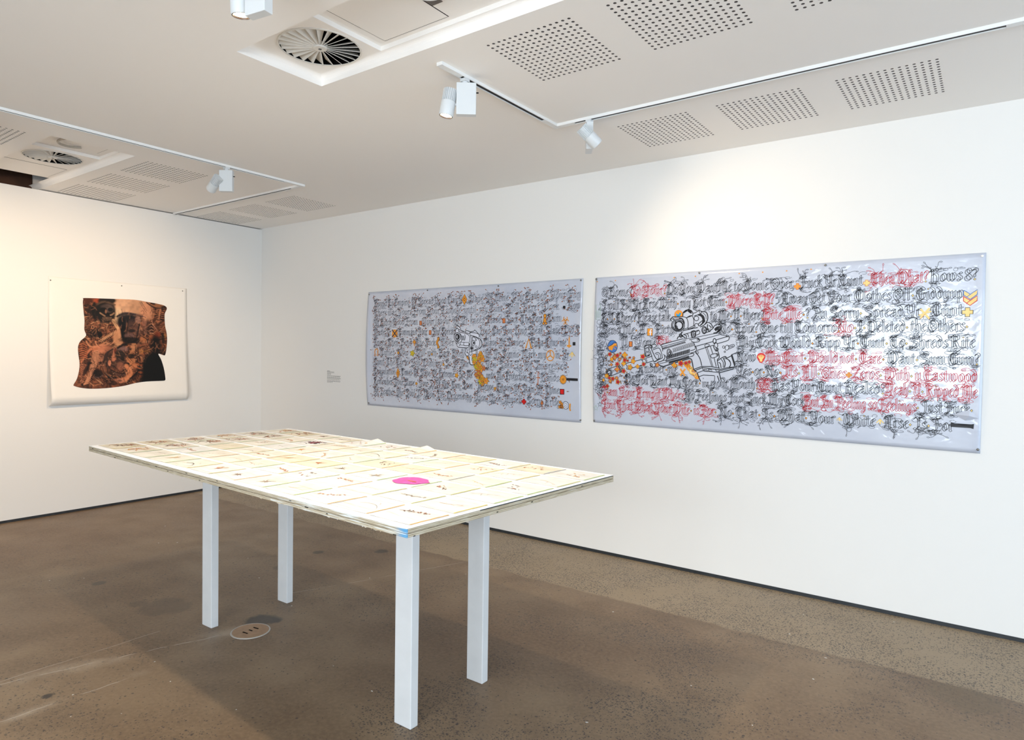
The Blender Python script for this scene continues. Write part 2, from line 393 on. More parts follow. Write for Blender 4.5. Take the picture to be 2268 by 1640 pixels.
for yy in (RECB[2]+.028, RECB[3]-.028): b.quad((SB1, yy, zp), (SB1, yy, zq), (RECB[1], yy, zq), (RECB[1], yy, zp))
b.quad((RECB[1]-.028, RECB[2], zp), (RECB[1]-.028, RECB[2], zq), (RECB[1]-.028, RECB[3], zq), (RECB[1]-.028, RECB[3], zp))
soffit(b, SB1, RECB[1], RECB[2], RECB[3], zq, 1.30, 1.69, -2.66, -2.24)
soffit(b, SB0, 0.74, RECB[2], RECB[3], zp, 0.30, 0.70, -2.66, -2.215)
b.quad((SB0, RECB[2], zp), (SB0, RECB[3], zp), (SB0, RECB[3], zp+.12), (SB0, RECB[2], zp+.12))
b.build('recess_lining', 'ceiling_paint', CEIL)
b = MB(); b.quad((-.2, RECB[2], zp+.11), (-.2, RECB[3], zp+.11), (SB0, RECB[3], zp+.11), (SB0, RECB[2], zp+.11))
b.quad((-.19, RECB[2], H), (-.19, RECB[2], zp+.11), (-.19, RECB[3], zp+.11), (-.19, RECB[3], H))
b.build('service_slot', 'slot_brown', CEIL)
# hatch gaps (dark, just above the hatch plates)
for (x0, x1, y0, y1, z) in ((SA+.05, 4.846, -2.675, -2.257, zq), (1.295, 1.695, -2.665, -2.235, zq), (.295, .705, -2.665, -2.21, zp)):
    b = MB(); b.quad((x0, y0, z+.004), (x0, y1, z+.004), (x1, y1, z+.004), (x1, y0, z+.004)); b.build('hatch_gap', 'void_black', CEIL)
# perforated acoustic panels: real holes, one cell each
def perf_mesh():
    b = MB(); r = 0.0072; n = 12; dz = 0.013
    for i in range(NH):
        for j in range(NH):
            cx, cy = i*PDX, j*PDY; ring = []; rim = []; up = []
            for k in range(n):
                a = 2*math.pi*(k+.5)/n; ca, sa = math.cos(a), math.sin(a)
                t = min(PDX/2/abs(ca), PDY/2/abs(sa)) if True else 0
                ring.append((cx+r*ca, cy+r*sa, 0)); rim.append((cx+t*ca, cy+t*sa, 0)); up.append((cx+r*ca, cy+r*sa, dz))
            vs = ring+rim+up; fs = []
            fs2 = [tuple(2*n+k for k in range(n))]
            for k in range(n):
                k2 = (k+1) % n; fs.append((k, n+k, n+k2, k2)); fs2.append((k, k2, 2*n+k2, 2*n+k))
            b.add(vs, fs, 0); o0 = len(b.v)-3*n
            b.f += [tuple(q+o0 for q in f) for f in fs2]; b.m += [1]*len(fs2)
            # corner fillers of the cell
            for q in range(4):
                sx, sy = ((1, 1), (-1, 1), (-1, -1), (1, -1))[q]
                pts = [p for p in rim if (p[0]-cx)*sx > 0 and (p[1]-cy)*sy > 0]
                cor = (cx+sx*PDX/2, cy+sy*PDY/2, 0)
                pa = [p for p in pts if abs(abs(p[0]-cx)-PDX/2) < 1e-7]; pb = [p for p in pts if abs(abs(p[1]-cy)-PDY/2) < 1e-7]
                if pa and pb:
                    A = max(pa, key=lambda p: abs(p[1]-cy)); B = max(pb, key=lambda p: abs(p[0]-cx))
                    b.add([A, cor, B], [(0, 1, 2)] if sx*sy > 0 else [(2, 1, 0)], 0)
    return b
pm = None
for x, y in PANELS:
    if pm is None:
        o = perf_mesh().build('perforated_panel', ['ceiling_paint', 'hole_grey'], CEIL); pm = o
    else:
        o = pm.copy(); COL.objects.link(o); o.parent = CEIL
    o.location = (x, y, H)
    # grey hole sides and caps stand in for the shade inside

# ------------------------------------------------------------------ swirl air diffusers
def diffuser(c, label, twist):
    t = thing('air_diffuser', label, 'air vent', (c[0], c[1], zp-0.004), group=None)
    b = MB(); b.lathe([(DR, 0.004), (DR, 0.15)], (0, 0, 0), (0, 0, 1), 48, caps=False)
    b.lathe([(DR, 0.15), (0.001, 0.15)], (0, 0, 0), (0, 0, 1), 48, caps=False); b.build('throat', 'void_black', t)
    b = MB(); b.lathe([(DR-.002, 0.003), (DR-.002, 0.0), (DR+.006, 0.0), (DR+.006, 0.004)], (0, 0, 0), (0, 0, 1), 48, caps=False)
    b.build('rim', 'diffuser_white', t)
    b = MB(); b.lathe([(0.001, -0.004), (0.030, -0.003), (0.034, 0.004), (0.034, 0.02)], (0, 0, 0), (0, 0, 1), 24, caps=False); hb = b.build('hub', 'diffuser_white', t, smooth=True)
    b = MB(); b.lathe([(0.001, -0.0055), (0.008, -0.005), (0.008, -0.003)], (0, 0, 0), (0, 0, 1), 16, caps=False); b.build('screw', 'tack_steel', hb)
    first = None
    for k in range(24):
        if first is None:
            b = MB(); s, w = math.sin(twist), math.cos(twist)
            # radial blade, tilted about its own length: lower edge at z=0, upper edge swept sideways
            for th in (0, 0.0018):
                pass
            A = (0.033, -0.001, 0.001); B = (DR-.003, -0.0015, 0.0)
            wi, wo = 0.008, 0.050
            Cc = (DR-.003, wo*w-.0015, wo*s); D = (0.033, wi*w-.001, wi*s)
            nz = np.array([0, -s, w])*0.0022
            vs = [np.array(p) for p in (A, B, Cc, D)]; vs += [p+nz for p in vs]
            b.add(vs, [(0, 1, 2, 3), (7, 6, 5, 4), (0, 4, 5, 1), (1, 5, 6, 2), (2, 6, 7, 3), (3, 7, 4, 0)])
            o = first = b.build('vane', 'diffuser_white', t)
        else:
            o = first.copy(); COL.objects.link(o); o.parent = t
        o.rotation_euler = (0, 0, 2*math.pi*k/24+.05)
    return t
diffuser(DIFA, 'round swirl air diffuser beside the access hatch in the near ceiling recess', math.radians(38))
diffuser(DIFB, 'round swirl air diffuser in the ceiling recess above the tattoo print wall', math.radians(38))
# cable conduits poking out of the hatches
def arc_pts(c, r0, a0, a1, z0, z1, n=18, sq=1.0, rot=0.0):
    P = []
    for k in range(n+1):
        t = k/n; a = math.radians(a0+(a1-a0)*t); x, y = r0*math.cos(a), sq*r0*math.sin(a)
        P.append((c[0]+x*math.cos(rot)-y*math.sin(rot), c[1]+x*math.sin(rot)+y*math.cos(rot), z0+(z1-z0)*math.sin(math.pi*t)))
    return P
b = MB(); b.tube(arc_pts((1.50, -2.44), 0.12, 150, 330, zq-.008, zq-.02), 0.008, 10)
o = b.build('flexible_conduit', 'conduit_grey', smooth=True); tag(o, 'pale flexible conduit loop hanging below the ceiling hatch near the far air diffuser', 'conduit'); center_origin(o, (1.5, -2.44, zq))
b = MB(); b.tube(arc_pts((4.955, -2.50), 0.085, 100, 260, zq-.008, zq-.02), 0.010, 10)
o = b.build('flexible_conduit', 'track_white', smooth=True); tag(o, 'white conduit loop at the dark slot of the near ceiling recess', 'conduit'); center_origin(o, (4.955, -2.5, zq))
b = MB(); b.quad((4.845, -2.45, zq-.003), (4.845, -2.372, zq-.003), (4.905, -2.372, zq-.003), (4.905, -2.45, zq-.003)); b.build('service_slot', 'hole_grey', CEIL)

# ------------------------------------------------------------------ lighting tracks
ZT = H-0.016
def rail(b, p0, p1, solid=False):
    (x0, y0), (x1, y1) = p0, p1; hw = 0.0175
    if abs(x1-x0) < 1e-6:
        ya, yb = min(y0, y1), max(y0, y1)
        if solid: b.box((x0-hw, ya, ZT), (x0+hw, yb, H)); return
        for s in (-1, 1): b.box(tuple(sorted((x0+s*hw, x0+s*.0125)))[0:1]+(ya, ZT), tuple(sorted((x0+s*hw, x0+s*.0125)))[1:2]+(yb, H))
        b.box((x0-.013, ya, ZT+.005), (x0+.013, yb, H), 1)
    else:
        xa, xb = min(x0, x1), max(x0, x1)
        if solid: b.box((xa, y0-hw, ZT), (xb, y0+hw, H)); return
        for s in (-1, 1):
            lo, hi = sorted((y0+s*hw, y0+s*.0125)); b.box((xa, lo, ZT), (xb, hi, H))
        b.box((xa, y0-.013, ZT+.005), (xb, y0+.013, H), 1)
def track(label, segs, solids, base):
    t = thing('lighting_track', label, 'light track', base)
    for p0, p1 in segs:
        b = MB(); rail(b, p0, p1); o = b.build('rail', ['track_white', 'track_slot'], t); o.location = tuple(-c for c in base)
    for p0, p1 in solids:
        b = MB(); rail(b, p0, p1, True); o = b.build('connector', 'track_white', t); o.location = tuple(-c for c in base)
    return t
TX, TY = 4.615, -1.030
track('white L-shaped ceiling track along the banner wall, carrying the spotlight by the banners', [((TX, -1.915), (TX, -1.17)), ((TX+.13, TY), (6.80, TY))],
      [((TX, -2.075), (TX, -1.915)), ((TX, -1.17), (TX, TY-.018)), ((TX-.018, TY), (TX+.13, TY)), ((6.80, TY), (7.6, TY))], (TX, TY, H))
track('white L-shaped ceiling track above the tattoo print, meeting the far corner', [((2.09, -5.2), (2.09, -1.16)), ((0.0, -0.995), (1.95, -0.995))],
      [((2.09, -1.16), (2.09, -0.977)), ((1.95, -0.995), (2.072, -0.995))], (2.09, -1.0, H))
track('white ceiling track above the table carrying the lit spotlight', [((TX, -4.6), (TX, -2.99))], [((TX, -2.99), (TX, -2.83))], (TX, -3.3, H))

# ------------------------------------------------------------------ track spotlights
def unit(v): v = np.array(v, float); return v/np.linalg.norm(v)
def spotlight(label, base, box_dir, side, aim, power, cone, blend=0.6, head_off=0.075, head_drop=0.125, col=(1.0, 0.80, 0.58), box_shift=0.0, lens_on=True, radius=0.035):
    """base: point on the track's underside; box_dir: long side of the driver box (horizontal); side: +1/-1 which end carries the head"""
    t = thing('track_spotlight', label, 'spotlight', base)
    bd = unit(box_dir); nd = np.array([-bd[1], bd[0], 0]); up = np.array([0, 0, 1.])
    b = MB(); b.obox((0, 0, -.0075), (1, 0, 0), (0, 1, 0), up, .017, .017, .0072); b.lathe([(.014, -.03), (.014, -.014)], (0, 0, 0), up, 16); b.build('track_adapter', 'white_metal', t)
    bw, bdp, bh = .049, .019, .079; cb = bd*box_shift+np.array([0, 0, -.024-bh])
    b = MB(); b.obox(cb, bd, nd, up, bw, bdp, bh); bx = b.build('driver_box', 'white_metal', t)
    bv = bx.modifiers.new('bevel', 'BEVEL'); bv.width = .0018; bv.segments = 2
    b = MB(); b.lathe([(.0035, 0), (.0035, .012)], cb-bd*side*bw+up*.035, -bd*side, 10); b.build('latch_pin', 'black_plastic', bx)
    hc = cb+bd*side*(bw+.042)+np.array([0, 0, -head_drop+bh+.02])   # pivot of the head
    b = MB(); b.lathe([(.008, 0), (.008, .05)], hc-bd*side*.05, bd*side, 14); b.build('pivot', 'white_metal', t)
    a = unit(np.array(aim, float)-(np.array(base)+hc))
    hd = thing_part = MB(); R = .036
    hd.lathe([(R*.80, -.075), (R*.80, -.01)], hc, a, 28)
    hd.lathe([(R, -.012), (R*1.02, .052), (R*.93, .060)], hc, a, 32, caps=False)
    hd.lathe([(R, -.012), (.001, -.012)], hc, a, 32, caps=False)
    ho = hd.build('lamp_head', 'white_metal', t, smooth=True)
    fin = MB(); e1 = unit(np.cross(a, up if abs(a[2]) < .95 else np.array([1., 0, 0]))); e2 = np.cross(a, e1)
    for k in range(22):
        an = 2*math.pi*k/22; rd = math.cos(an)*e1+math.sin(an)*e2; tg = np.cross(a, rd)
        fin.obox(hc+rd*(R*.86)+a*(-.044), rd, tg, a, R*.13, .0013, .031)
    fin.build('cooling_fins', 'white_metal', ho)
    b = MB(); b.lathe([(R*.93, .060), (R*.84, .0605), (R*.80, .054)], hc, a, 32, caps=False); b.build('bezel', 'bezel', ho)
    b = MB(); b.lathe([(R*.80, .054), (.001, .050)], hc, a, 32, caps=False); b.build('lens', 'lamp_lens', ho)
    l = bpy.data.lights.new('spot_lamp', 'SPOT'); l.energy = power; l.color = col; l.spot_size = math.radians(cone); l.spot_blend = blend; l.shadow_soft_size = radius
    lo = bpy.data.objects.new('spot_lamp', l); COL.objects.link(lo); lo.parent = t
    lo.location = tuple(hc+a*.075); lo.rotation_euler = Vector(-a).to_track_quat('Z', 'Y').to_euler()
    return t
ST = lambda y: (TX, y, ZT)
WARM = (1.0, 0.80, 0.58); WARM2 = (1.0, 0.86, 0.68)
spotlight('white track spotlight with a large driver box pointing straight down over the specimen table', ST(-1.885), (0.80, 0.62, 0), -1, (4.36, -2.20, 0.95), 52, 110, col=WARM2, box_shift=.008)
spotlight('white track spotlight with its glowing round lens showing beside the near ceiling recess', ST(-3.06), (0.62, 0.10, 0), -1, (4.50, -2.93, 0.97), 92, 125, col=(1.0, .86, .68), box_shift=.03, head_drop=.098)
spotlight('white track spotlight tilted towards the rifle banner, driver box behind its head', (4.845, TY, ZT), (-0.55, 0.83, 0), -1, (5.75, 0.0, 1.55), 30, 128, blend=1.0, col=WARM, head_off=.05)
spotlight('white track spotlight hanging before the tattoo print wall near the far corner', (2.09, -1.665, ZT), (0.78, 0.62, 0), -1, (0.2, -1.75, 1.35), 64, 110, blend=1.0, col=(1.0, .72, .44))
spotlight('white track spotlight out along the left track, aimed at the print wall', (2.09, -3.35, ZT), (0.78, 0.62, 0), -1, (0.0, -3.0, 1.45), 98, 110, blend=1.0, col=(1.0, .72, .44))

# ------------------------------------------------------------------ table
TZ, TA = 0.972, math.radians(-3.0)
TL, TW, TH = 2.555, 1.215, 0.029
FC = np.array([5.380, -3.027])                      # corner between the two near edges
e1 = np.array([math.cos(TA+math.pi), math.sin(TA+math.pi)]); e2 = np.array([-math.sin(TA), math.cos(TA)])
def tp(s, d, z=0.0):
    """table coordinates: s metres from the near corner along the long edge, d metres across -> world"""
    p = FC+e1*s+e2*d; return (p[0], p[1], TZ+z)
def ply_material():
    m = bpy.data.materials.new('plywood'); m.use_nodes = True; nt = m.node_tree; b = nt.nodes['Principled BSDF']
    tc = N(nt, 'TexCoord'); sep = N(nt, 'SeparateXYZ'); nt.links.new(tc.outputs['Object'], sep.inputs[0]); Z = sep.outputs[2]
    n1 = N(nt, 'TexNoise', Scale=14, Detail=4); mp = N(nt, 'Mapping'); mp.inputs[3].default_value = (1, 1, 30); nt.links.new(tc.outputs['Object'], mp.inputs[0]); nt.links.new(mp.outputs[0], n1.inputs['Vector'])
    w = mth(nt, 'FRACT', mth(nt, 'ADD', mth(nt, 'MULTIPLY', Z, 1/0.0052), mth(nt, 'MULTIPLY', n1.outputs['Fac'], .5)))
    c = mixc(nt, ramp(nt, w, .4, .6), rgb(196, 184, 158), rgb(150, 134, 108))
    c = mixc(nt, mth(nt, 'MULTIPLY', ramp(nt, n1.outputs['Fac'], .45, .7), .6), c, rgb(220, 214, 200))
    # blue paint brushed over the near corner of the long edge, white paint smears
    mm = N(nt, 'TexNoise', Scale=9, Detail=3); nt.links.new(mp.outputs[0], mm.inputs['Vector'])
    X = mth(nt, 'MULTIPLY', sep.outputs[0], -1.0); Y = sep.outputs[1]
    edge = mth(nt, 'LESS_THAN', Y, .004)
    blue = mth(nt, 'MULTIPLY', mth(nt, 'SUBTRACT', 1.0, ramp(nt, mth(nt, 'ADD', X, mth(nt, 'MULTIPLY', mm.outputs['Fac'], .05)), .03, .085)), edge)
    c = mixc(nt, mth(nt, 'MULTIPLY', blue, .85), c, rgb(40, 150, 208))
    pw = mth(nt, 'MULTIPLY', ramp(nt, mm.outputs['Fac'], .50, .62), mth(nt, 'MULTIPLY', edge, mth(nt, 'LESS_THAN', X, .75)))
    c = mixc(nt, mth(nt, 'MULTIPLY', pw, .75), c, rgb(226, 232, 232))
    nt.links.new(c, b.inputs['Base Color']); b.inputs['Roughness'].default_value = .75
    MATS['plywood'] = m
ply_material()
TB = thing('plywood_table', 'tall white-topped plywood table on four square white legs covered with specimen sheets', 'table', (float(FC[0]), float(FC[1]), 0), TA)
# local frame: -x runs along the long edge, +y across
def tlocal(o): o.parent = TB; return o
rng = random.Random(4)
def board(z0, z1, inset, seed):
    """plywood board with slightly chewed lower edge"""
    r = random.Random(seed); b = MB(); n = 60
    b.box((-TL+inset, inset, z0), (-inset, TW-inset, z1)); return b
o = board(TZ-TH, TZ-.0165, 0.0, 1).build('lower_board', 'plywood', TB)
# the material's object space: flip so X counts from the near corner
for part, (za, zb, ins) in {'upper_board': (TZ-.0150, TZ-.0022, 0.0)}.items():
    board(za, zb, ins, 2).build(part, 'plywood', TB)
b = MB(); b.box((-TL+.004, .004, TZ-.0166), (-.004, TW-.004, TZ-.0149)); b.build('board_joint', 'void_black', TB)
b = MB(); b.box((-TL+.001, .001, TZ-.0022), (-.002, TW-.001, TZ)); b.build('white_top', 'table_white', TB)
b = MB(); b.box((-.006, .33, TZ-.0045), (.0006, TW-.006, TZ-.0020)); b.build('edge_strip', 'track_slot', TB)
# splinters and staple-like voids in the near edge
for s, zz, ln in ((2.50, .010, .020), (2.20, .026, .018), (1.93, .012, .010), (1.72, .015, .018), (1.60, .022, .012), (1.42, .008, .016), (1.30, .024, .012), (1.15, .007, .012), (.62, .008, .014), (.52, .017, .020), (.40, .020, .010), (.055, .028, .014)):
    b = MB(); b.box((-s-ln/2, -.0008, TZ-zz-.0012), (-s+ln/2, .004, TZ-zz+.0010)); b.build('edge_void', 'void_black', TB)
for d, zz, ln in ((.03, .028, .008), (.42, .024, .008), (.96, .012, .014), (.62, .021, .010)):
    b = MB(); b.box((-.004, d-ln/2, TZ-zz-.0014), (.0008, d+ln/2, TZ-zz+.0012)); b.build('edge_void', 'void_black', TB)
b = MB(); r = random.Random(9)
for k in range(26):
    s = r.uniform(.1, 1.1); ln = r.uniform(.005, .03); b.add([(-s, 0, TZ-TH+.002), (-s-ln, 0, TZ-TH+.002), (-s-ln*r.random(), -.001, TZ-TH-r.uniform(.001, .003))], [(0, 1, 2)])
b.build('splinters', 'plywood', TB)['kind'] = 'stuff'
# legs (aligned with the room, so placed in world and turned back into the table's frame)
for (x0, x1, y0, y1) in ((4.862, 4.955, -2.570, -2.528), (4.860, 4.952, -2.111, -2.069), (3.328, 3.420, -2.530, -2.488), (3.340, 3.432, -2.066, -2.024)):
    cx, cy = (x0+x1)/2, (y0+y1)/2
    b = MB(); hx, hy = (x1-x0)/2, (y1-y0)/2
    b.box((-hx, -hy, 0), (hx, hy, TZ-TH))
    o = b.build('leg', 'leg_paint', TB)
    bv = o.modifiers.new('bevel', 'BEVEL'); bv.width = .003; bv.segments = 2
    v = Matrix.Rotation(-TA, 3, 'Z') @ Vector((cx-FC[0], cy-FC[1], 0)); o.location = v; o.rotation_euler = (0, 0, -TA)

# ------------------------------------------------------------------ specimen sheets
def sheet_material(name, c0, c1):
    m = bpy.data.materials.new(name); m.use_nodes = True; nt = m.node_tree; b = nt.nodes['Principled BSDF']
    tc = N(nt, 'TexCoord'); n1 = N(nt, 'TexNoise', Scale=11, Detail=4); nt.links.new(tc.outputs['Object'], n1.inputs['Vector'])
    nt.links.new(mixc(nt, ramp(nt, n1.outputs['Fac'], .35, .65), c0, c1), b.inputs['Base Color']); b.inputs['Roughness'].default_value = .6; b.inputs['Specular IOR Level'].default_value = .3
    MATS[name] = m
sheet_material('paper_cream', rgb(222, 216, 203), rgb(232, 227, 216))
sheet_material('paper_pale', rgb(218, 217, 213), rgb(230, 229, 226))
sheet_material('paper_tan', rgb(218, 208, 186), rgb(229, 220, 200))
for n, c in {'line_yellow': (224, 200, 10), 'line_green': (156, 196, 76), 'line_orange': (246, 172, 16), 'line_blue': (90, 130, 190), 'line_slate': (96, 110, 120), 'line_moss': (186, 190, 60)}.items(): mat(n, rgb(*c), .5, noise=.1, nscale=40)
for n, c in {'plant_rust': (184, 112, 66), 'plant_brown': (112, 78, 56), 'plant_dark': (62, 44, 42), 'plant_ochre': (222, 176, 112), 'plant_grey': (158, 142, 126), 'plant_crimson': (134, 44, 60), 'plant_teal': (96, 168, 172), 'petal_pink': (238, 88, 168)}.items(): mat(n, rgb(*c), .6, noise=.2, nscale=50)
COLS, ROWS = 12, 6
PS, PD = .2105, .1955; SW, SD = .203, .172
S0, D0 = .018, .034
special = {(9, 0): None}
EDGE = {}
er = random.Random(21)
edge_names = {'line_yellow': 'yellow', 'line_green': 'green', 'line_orange': 'orange', 'line_blue': 'blue', 'line_slate': 'slate grey', 'line_moss': 'moss green'}
plant_names = {'rust': 'rust-coloured', 'brown': 'brown', 'dark': 'dark', 'ochre': 'pale ochre', 'grey': 'faded grey'}
def waveh(u, v, ph, amp):
    return amp*(0.55+0.30*math.sin(ph+9*u+4*v)+0.25*math.sin(2*ph+17*v-6*u)) * (0.35+.65*math.sin(math.pi*min(max(u, 0), 1))*math.sin(math.pi*min(max(v, 0), 1)))
def ribbon(mb, pts, w, hf, mi=0, taper=False):
    n = len(pts)
    L = []; Rr = []
    for i, p in enumerate(pts):
        a = np.array(pts[max(i-1, 0)][:2]); c = np.array(pts[min(i+1, n-1)][:2]); d = c-a; l = np.linalg.norm(d); d = d/l if l > 1e-9 else np.array([1, 0])
        nn = np.array([-d[1], d[0]])*w/2*((1-.7*i/max(1, n-1)) if taper else 1)
        q = np.array(p[:2]); A = q+nn; B = q-nn; L.append((A[0], A[1], hf(*A))); Rr.append((B[0], B[1], hf(*B)))
    mb.add(L+Rr, [(i, i+1, n+i+1, n+i) for i in range(n-1)], mi)
SEEN = set(); count = 0
for i in range(COLS):           # i counts from the near corner along the long edge
    for j in range(ROWS):       # j counts from the near long edge
        r = random.Random(1000+i*17+j)
        left = i/(COLS-1)
        pap = 'paper_pale' if r.random() > .25+.75*left else ('paper_cream' if r.random() < .7 else 'paper_tan')  # paler paper nearer the lamps: their brighter light put into the paper tone
        ed = r.choice(['line_yellow']*5+['line_green']*4+['line_orange']*2+['line_moss']*2)
        kind = r.choice(['rust', 'brown', 'ochre', 'grey', 'ochre', 'grey', 'rust']) if left < .75 else r.choice(['rust', 'brown', 'brown'])
        style = r.choice(['sprig', 'twig', 'tuft', 'bits'])
        lab = None
        spec = (i, j)
        if spec == (2, 2): style, ed = 'pink', 'line_green'
        elif spec == (8, 4): style, kind, ed = 'bloom', 'crimson', 'line_yellow'
        elif spec == (0, 0): style, kind, ed = 'sprig', 'brown', 'line_orange'
        elif spec == (1, 0): style, kind, ed = 'curl', 'brown', 'line_orange'
        elif spec == (7, 0): style, kind, ed = 'curl', 'dark', 'line_yellow'
        elif spec == (6, 0): style, kind, ed = 'tuft', 'rust', 'line_yellow'
        elif spec == (5, 4): style, kind, ed = 'curl', 'dark', 'line_yellow'
        elif spec == (4, 3): style, kind, ed = 'bits', 'dark', 'line_orange'
        elif spec == (5, 1): style, kind, ed = 'sprig', 'rust', 'line_yellow'
        elif spec == (1, 5): ed = 'line_blue'
        elif spec == (2, 3): ed = 'line_slate'
        elif i >= 10: style = 'mass'
        raised = spec in ((5, 5), (7, 5))
        s0 = S0+i*PS+r.uniform(-.003, .003); d0 = D0+j*PD+r.uniform(-.003, .003)
        ph = r.uniform(0, 6); amp = r.uniform(.001, .0028)
        base = tp(s0+SW/2, d0+SD/2, 0)
        pk = plant_names.get(kind, kind)
        pn = {'pink': 'flat round bright pink petal disc', 'bloom': 'dark crimson pressed bloom', 'sprig': pk+' beaded sprig', 'twig': pk+' branching twig', 'tuft': pk+' leaf tuft',
              'bits': 'scattered '+pk+' fragments', 'curl': pk+' curled stem', 'mass': pk+' stalk mass'}[style]
        lab = '%s sheet, %s edge line, %s%s' % ({'paper_pale': 'white', 'paper_cream': 'cream', 'paper_tan': 'tan'}[pap], edge_names[ed], pn, ', corner lifted' if raised else '')
        if lab in SEEN: lab = lab.replace(' edge line', ' line')+ ', %s row from the banner wall' % ('sixth', 'fifth', 'fourth', 'third', 'second', 'first')[j]
        if lab in SEEN: lab = lab.split(', ')[0]+' at the print-wall end, '+', '.join(lab.split(', ')[1:3])
        SEEN.add(lab)
        t = thing('specimen_sheet', lab, 'paper sheet', base, TA+r.uniform(-.012, .012), group='pressed plant sheets laid in rows on the table')
        # local: x from -SW/2 (far end) to +SW/2 (end towards the near corner), y across
        def hf(x, y, off=.0006):
            u, v = x/SW+.5, y/SD+.5
            z = .0006+waveh(u, v, ph, amp)+off
            if raised:
                k = max(0, (v-.45)/.55)*max(0, 1-abs(u-.62)/.38); z += .022*k
            return z
        b = MB(); nx, ny = 10, 9
        vs = [(-SW/2+SW*a/nx, -SD/2+SD*c/ny, hf(-SW/2+SW*a/nx, -SD/2+SD*c/ny, 0)) for c in range(ny+1) for a in range(nx+1)]
        b.add(vs, [(c*(nx+1)+a, c*(nx+1)+a+1, (c+1)*(nx+1)+a+1, (c+1)*(nx+1)+a) for c in range(ny) for a in range(nx)])
        b.build('paper', pap, t, smooth=True)
        b = MB(); xe = SW/2-.006; wob = r.uniform(-.002, .002)
        ribbon(b, [(xe+wob*math.sin(3*k/8), -SD/2+.002+(SD-.004)*k/12) for k in range(13)], .0048 if ed not in ('line_blue', 'line_slate') else .0036, lambda x, y: hf(x, y, .0009))
        b.build('edge_line', ed, t)
        b = MB(); hh = lambda x, y: hf(x, y, .0012)
        pm1 = {'pink': 'petal_pink', 'bloom': 'plant_crimson'}.get(style, 'plant_'+kind)
        cx, cy = r.uniform(-.03, .02), r.uniform(-.02, .02)
        def blob(x, y, rx, ry, rot=0, n=9, mi=0, jit=.25):
            P = [];
            for k in range(n):
                a = 2*math.pi*k/n; q = 1+r.uniform(-jit, jit); X, Y = rx*q*math.cos(a), ry*q*math.sin(a)
                X, Y = X*math.cos(rot)-Y*math.sin(rot), X*math.sin(rot)+Y*math.cos(rot); P.append((x+X, y+Y, hh(x+X, y+Y)))
            b.add(P, [tuple(range(n))], mi)
        def stem(x, y, ang, ln, w, bend, n=8, mi=0):
            P = [(x, y)]
            for k in range(n): ang += bend/n+r.uniform(-.12, .12); P.append((P[-1][0]+ln/n*math.cos(ang), P[-1][1]+ln/n*math.sin(ang)))
            ribbon(b, P, w, hh, mi, True); return P
        if style == 'pink':
            P = []; n = 40
            for k in range(n):
                a = 2*math.pi*k/n; q = .070*(1+.04*math.sin(3*a+1)+.03*math.sin(7*a)+(.10 if 0.1 < (a % 6.28) < .35 else 0)); P.append((q*1.12*math.cos(a), q*math.sin(a), hh(q*math.cos(a), q*math.sin(a))+.001))
            Pc = (0, 0, hh(0, 0)+.0022); b.add(P+[Pc], [(k, (k+1) % n, n) for k in range(n)])
            bs = MB(); bs.add([(.02+.028*math.cos(2*math.pi*k/14), -.012+.006*math.sin(2*math.pi*k/14), hh(.02, 0)+.0030) for k in range(14)], [tuple(range(14))]); bs.build('rusty_streak', 'plant_rust', t)
            mats_ = ['petal_pink']
        elif style == 'bloom':
            for k in range(60): blob(r.gauss(.0, .028), r.gauss(.01, .022), r.uniform(.006, .014), r.uniform(.003, .006), r.uniform(0, 3), 7, r.choice([0, 0, 1]))
            mats_ = ['plant_crimson', 'plant_dark']
        else:
            mats_ = ['plant_'+kind, {'rust': 'plant_ochre', 'brown': 'plant_rust', 'dark': 'plant_brown', 'ochre': 'plant_rust', 'grey': 'plant_brown'}[kind]]
            if style == 'sprig':
                P = stem(cx-.06, cy+r.uniform(-.02, .02), r.uniform(-.4, .4), .12, .0022, r.uniform(-.8, .8), 12)
                for q in P[2:]:
                    for _ in range(r.choice((1, 2, 3))): blob(q[0]+r.uniform(-.009, .009), q[1]+r.uniform(-.009, .009), .0042, .003, r.uniform(0, 3), 6, r.choice((0, 0, 1)))
            elif style == 'twig':
                P = stem(cx-.055, cy, r.uniform(-.5, .5), .12, .0018, r.uniform(-.6, .6), 10)
                for q in P[2:-1:2]: stem(q[0], q[1], r.uniform(-1.6, 1.6), r.uniform(.02, .05), .0013, r.uniform(-1, 1), 5, r.choice((0, 1)))
            elif style == 'tuft':
                for k in range(14): stem(cx+r.uniform(-.008, .008), cy, r.uniform(0, 6.28), r.uniform(.02, .05), .0035, r.uniform(-1, 1), 5, r.choice((0, 0, 1)))
                blob(cx, cy, .014, .010)
            elif style == 'bits':
                for k in range(9): blob(cx+r.uniform(-.05, .05), cy+r.uniform(-.04, .04), r.uniform(.004, .012), r.uniform(.002, .0045), r.uniform(0, 3), 7, r.choice((0, 1)))
                for k in range(4): stem(cx+r.uniform(-.05, .05), cy+r.uniform(-.04, .04), r.uniform(0, 6.28), .03, .0015, r.uniform(-1, 1), 5)
            elif style == 'curl':
                stem(cx-.05, cy-.01, .5, .14, .0042 if kind == 'dark' else .002, -1.6, 16); stem(cx+.03, cy+.01, 2., .03, .0015, 1, 6, 1)
            elif style == 'mass':
                for k in range(34): stem(cx+r.uniform(-.07, .03), cy+r.uniform(-.05, .05), r.uniform(-.9, .9), r.uniform(.03, .08), r.uniform(.002, .005), r.uniform(-.8, .8), 6, r.choice((0, 1)))
                if spec == (11, 3): ribbon(b, [(-.02+.004*k, -.05+.002*k) for k in range(10)], .006, hh, 2); mats_.append('plant_teal')
        b.build('pressed_plant', mats_, t)
        # faint creases: darker ribbons on the paper, their shade put into the colour
        b = MB()
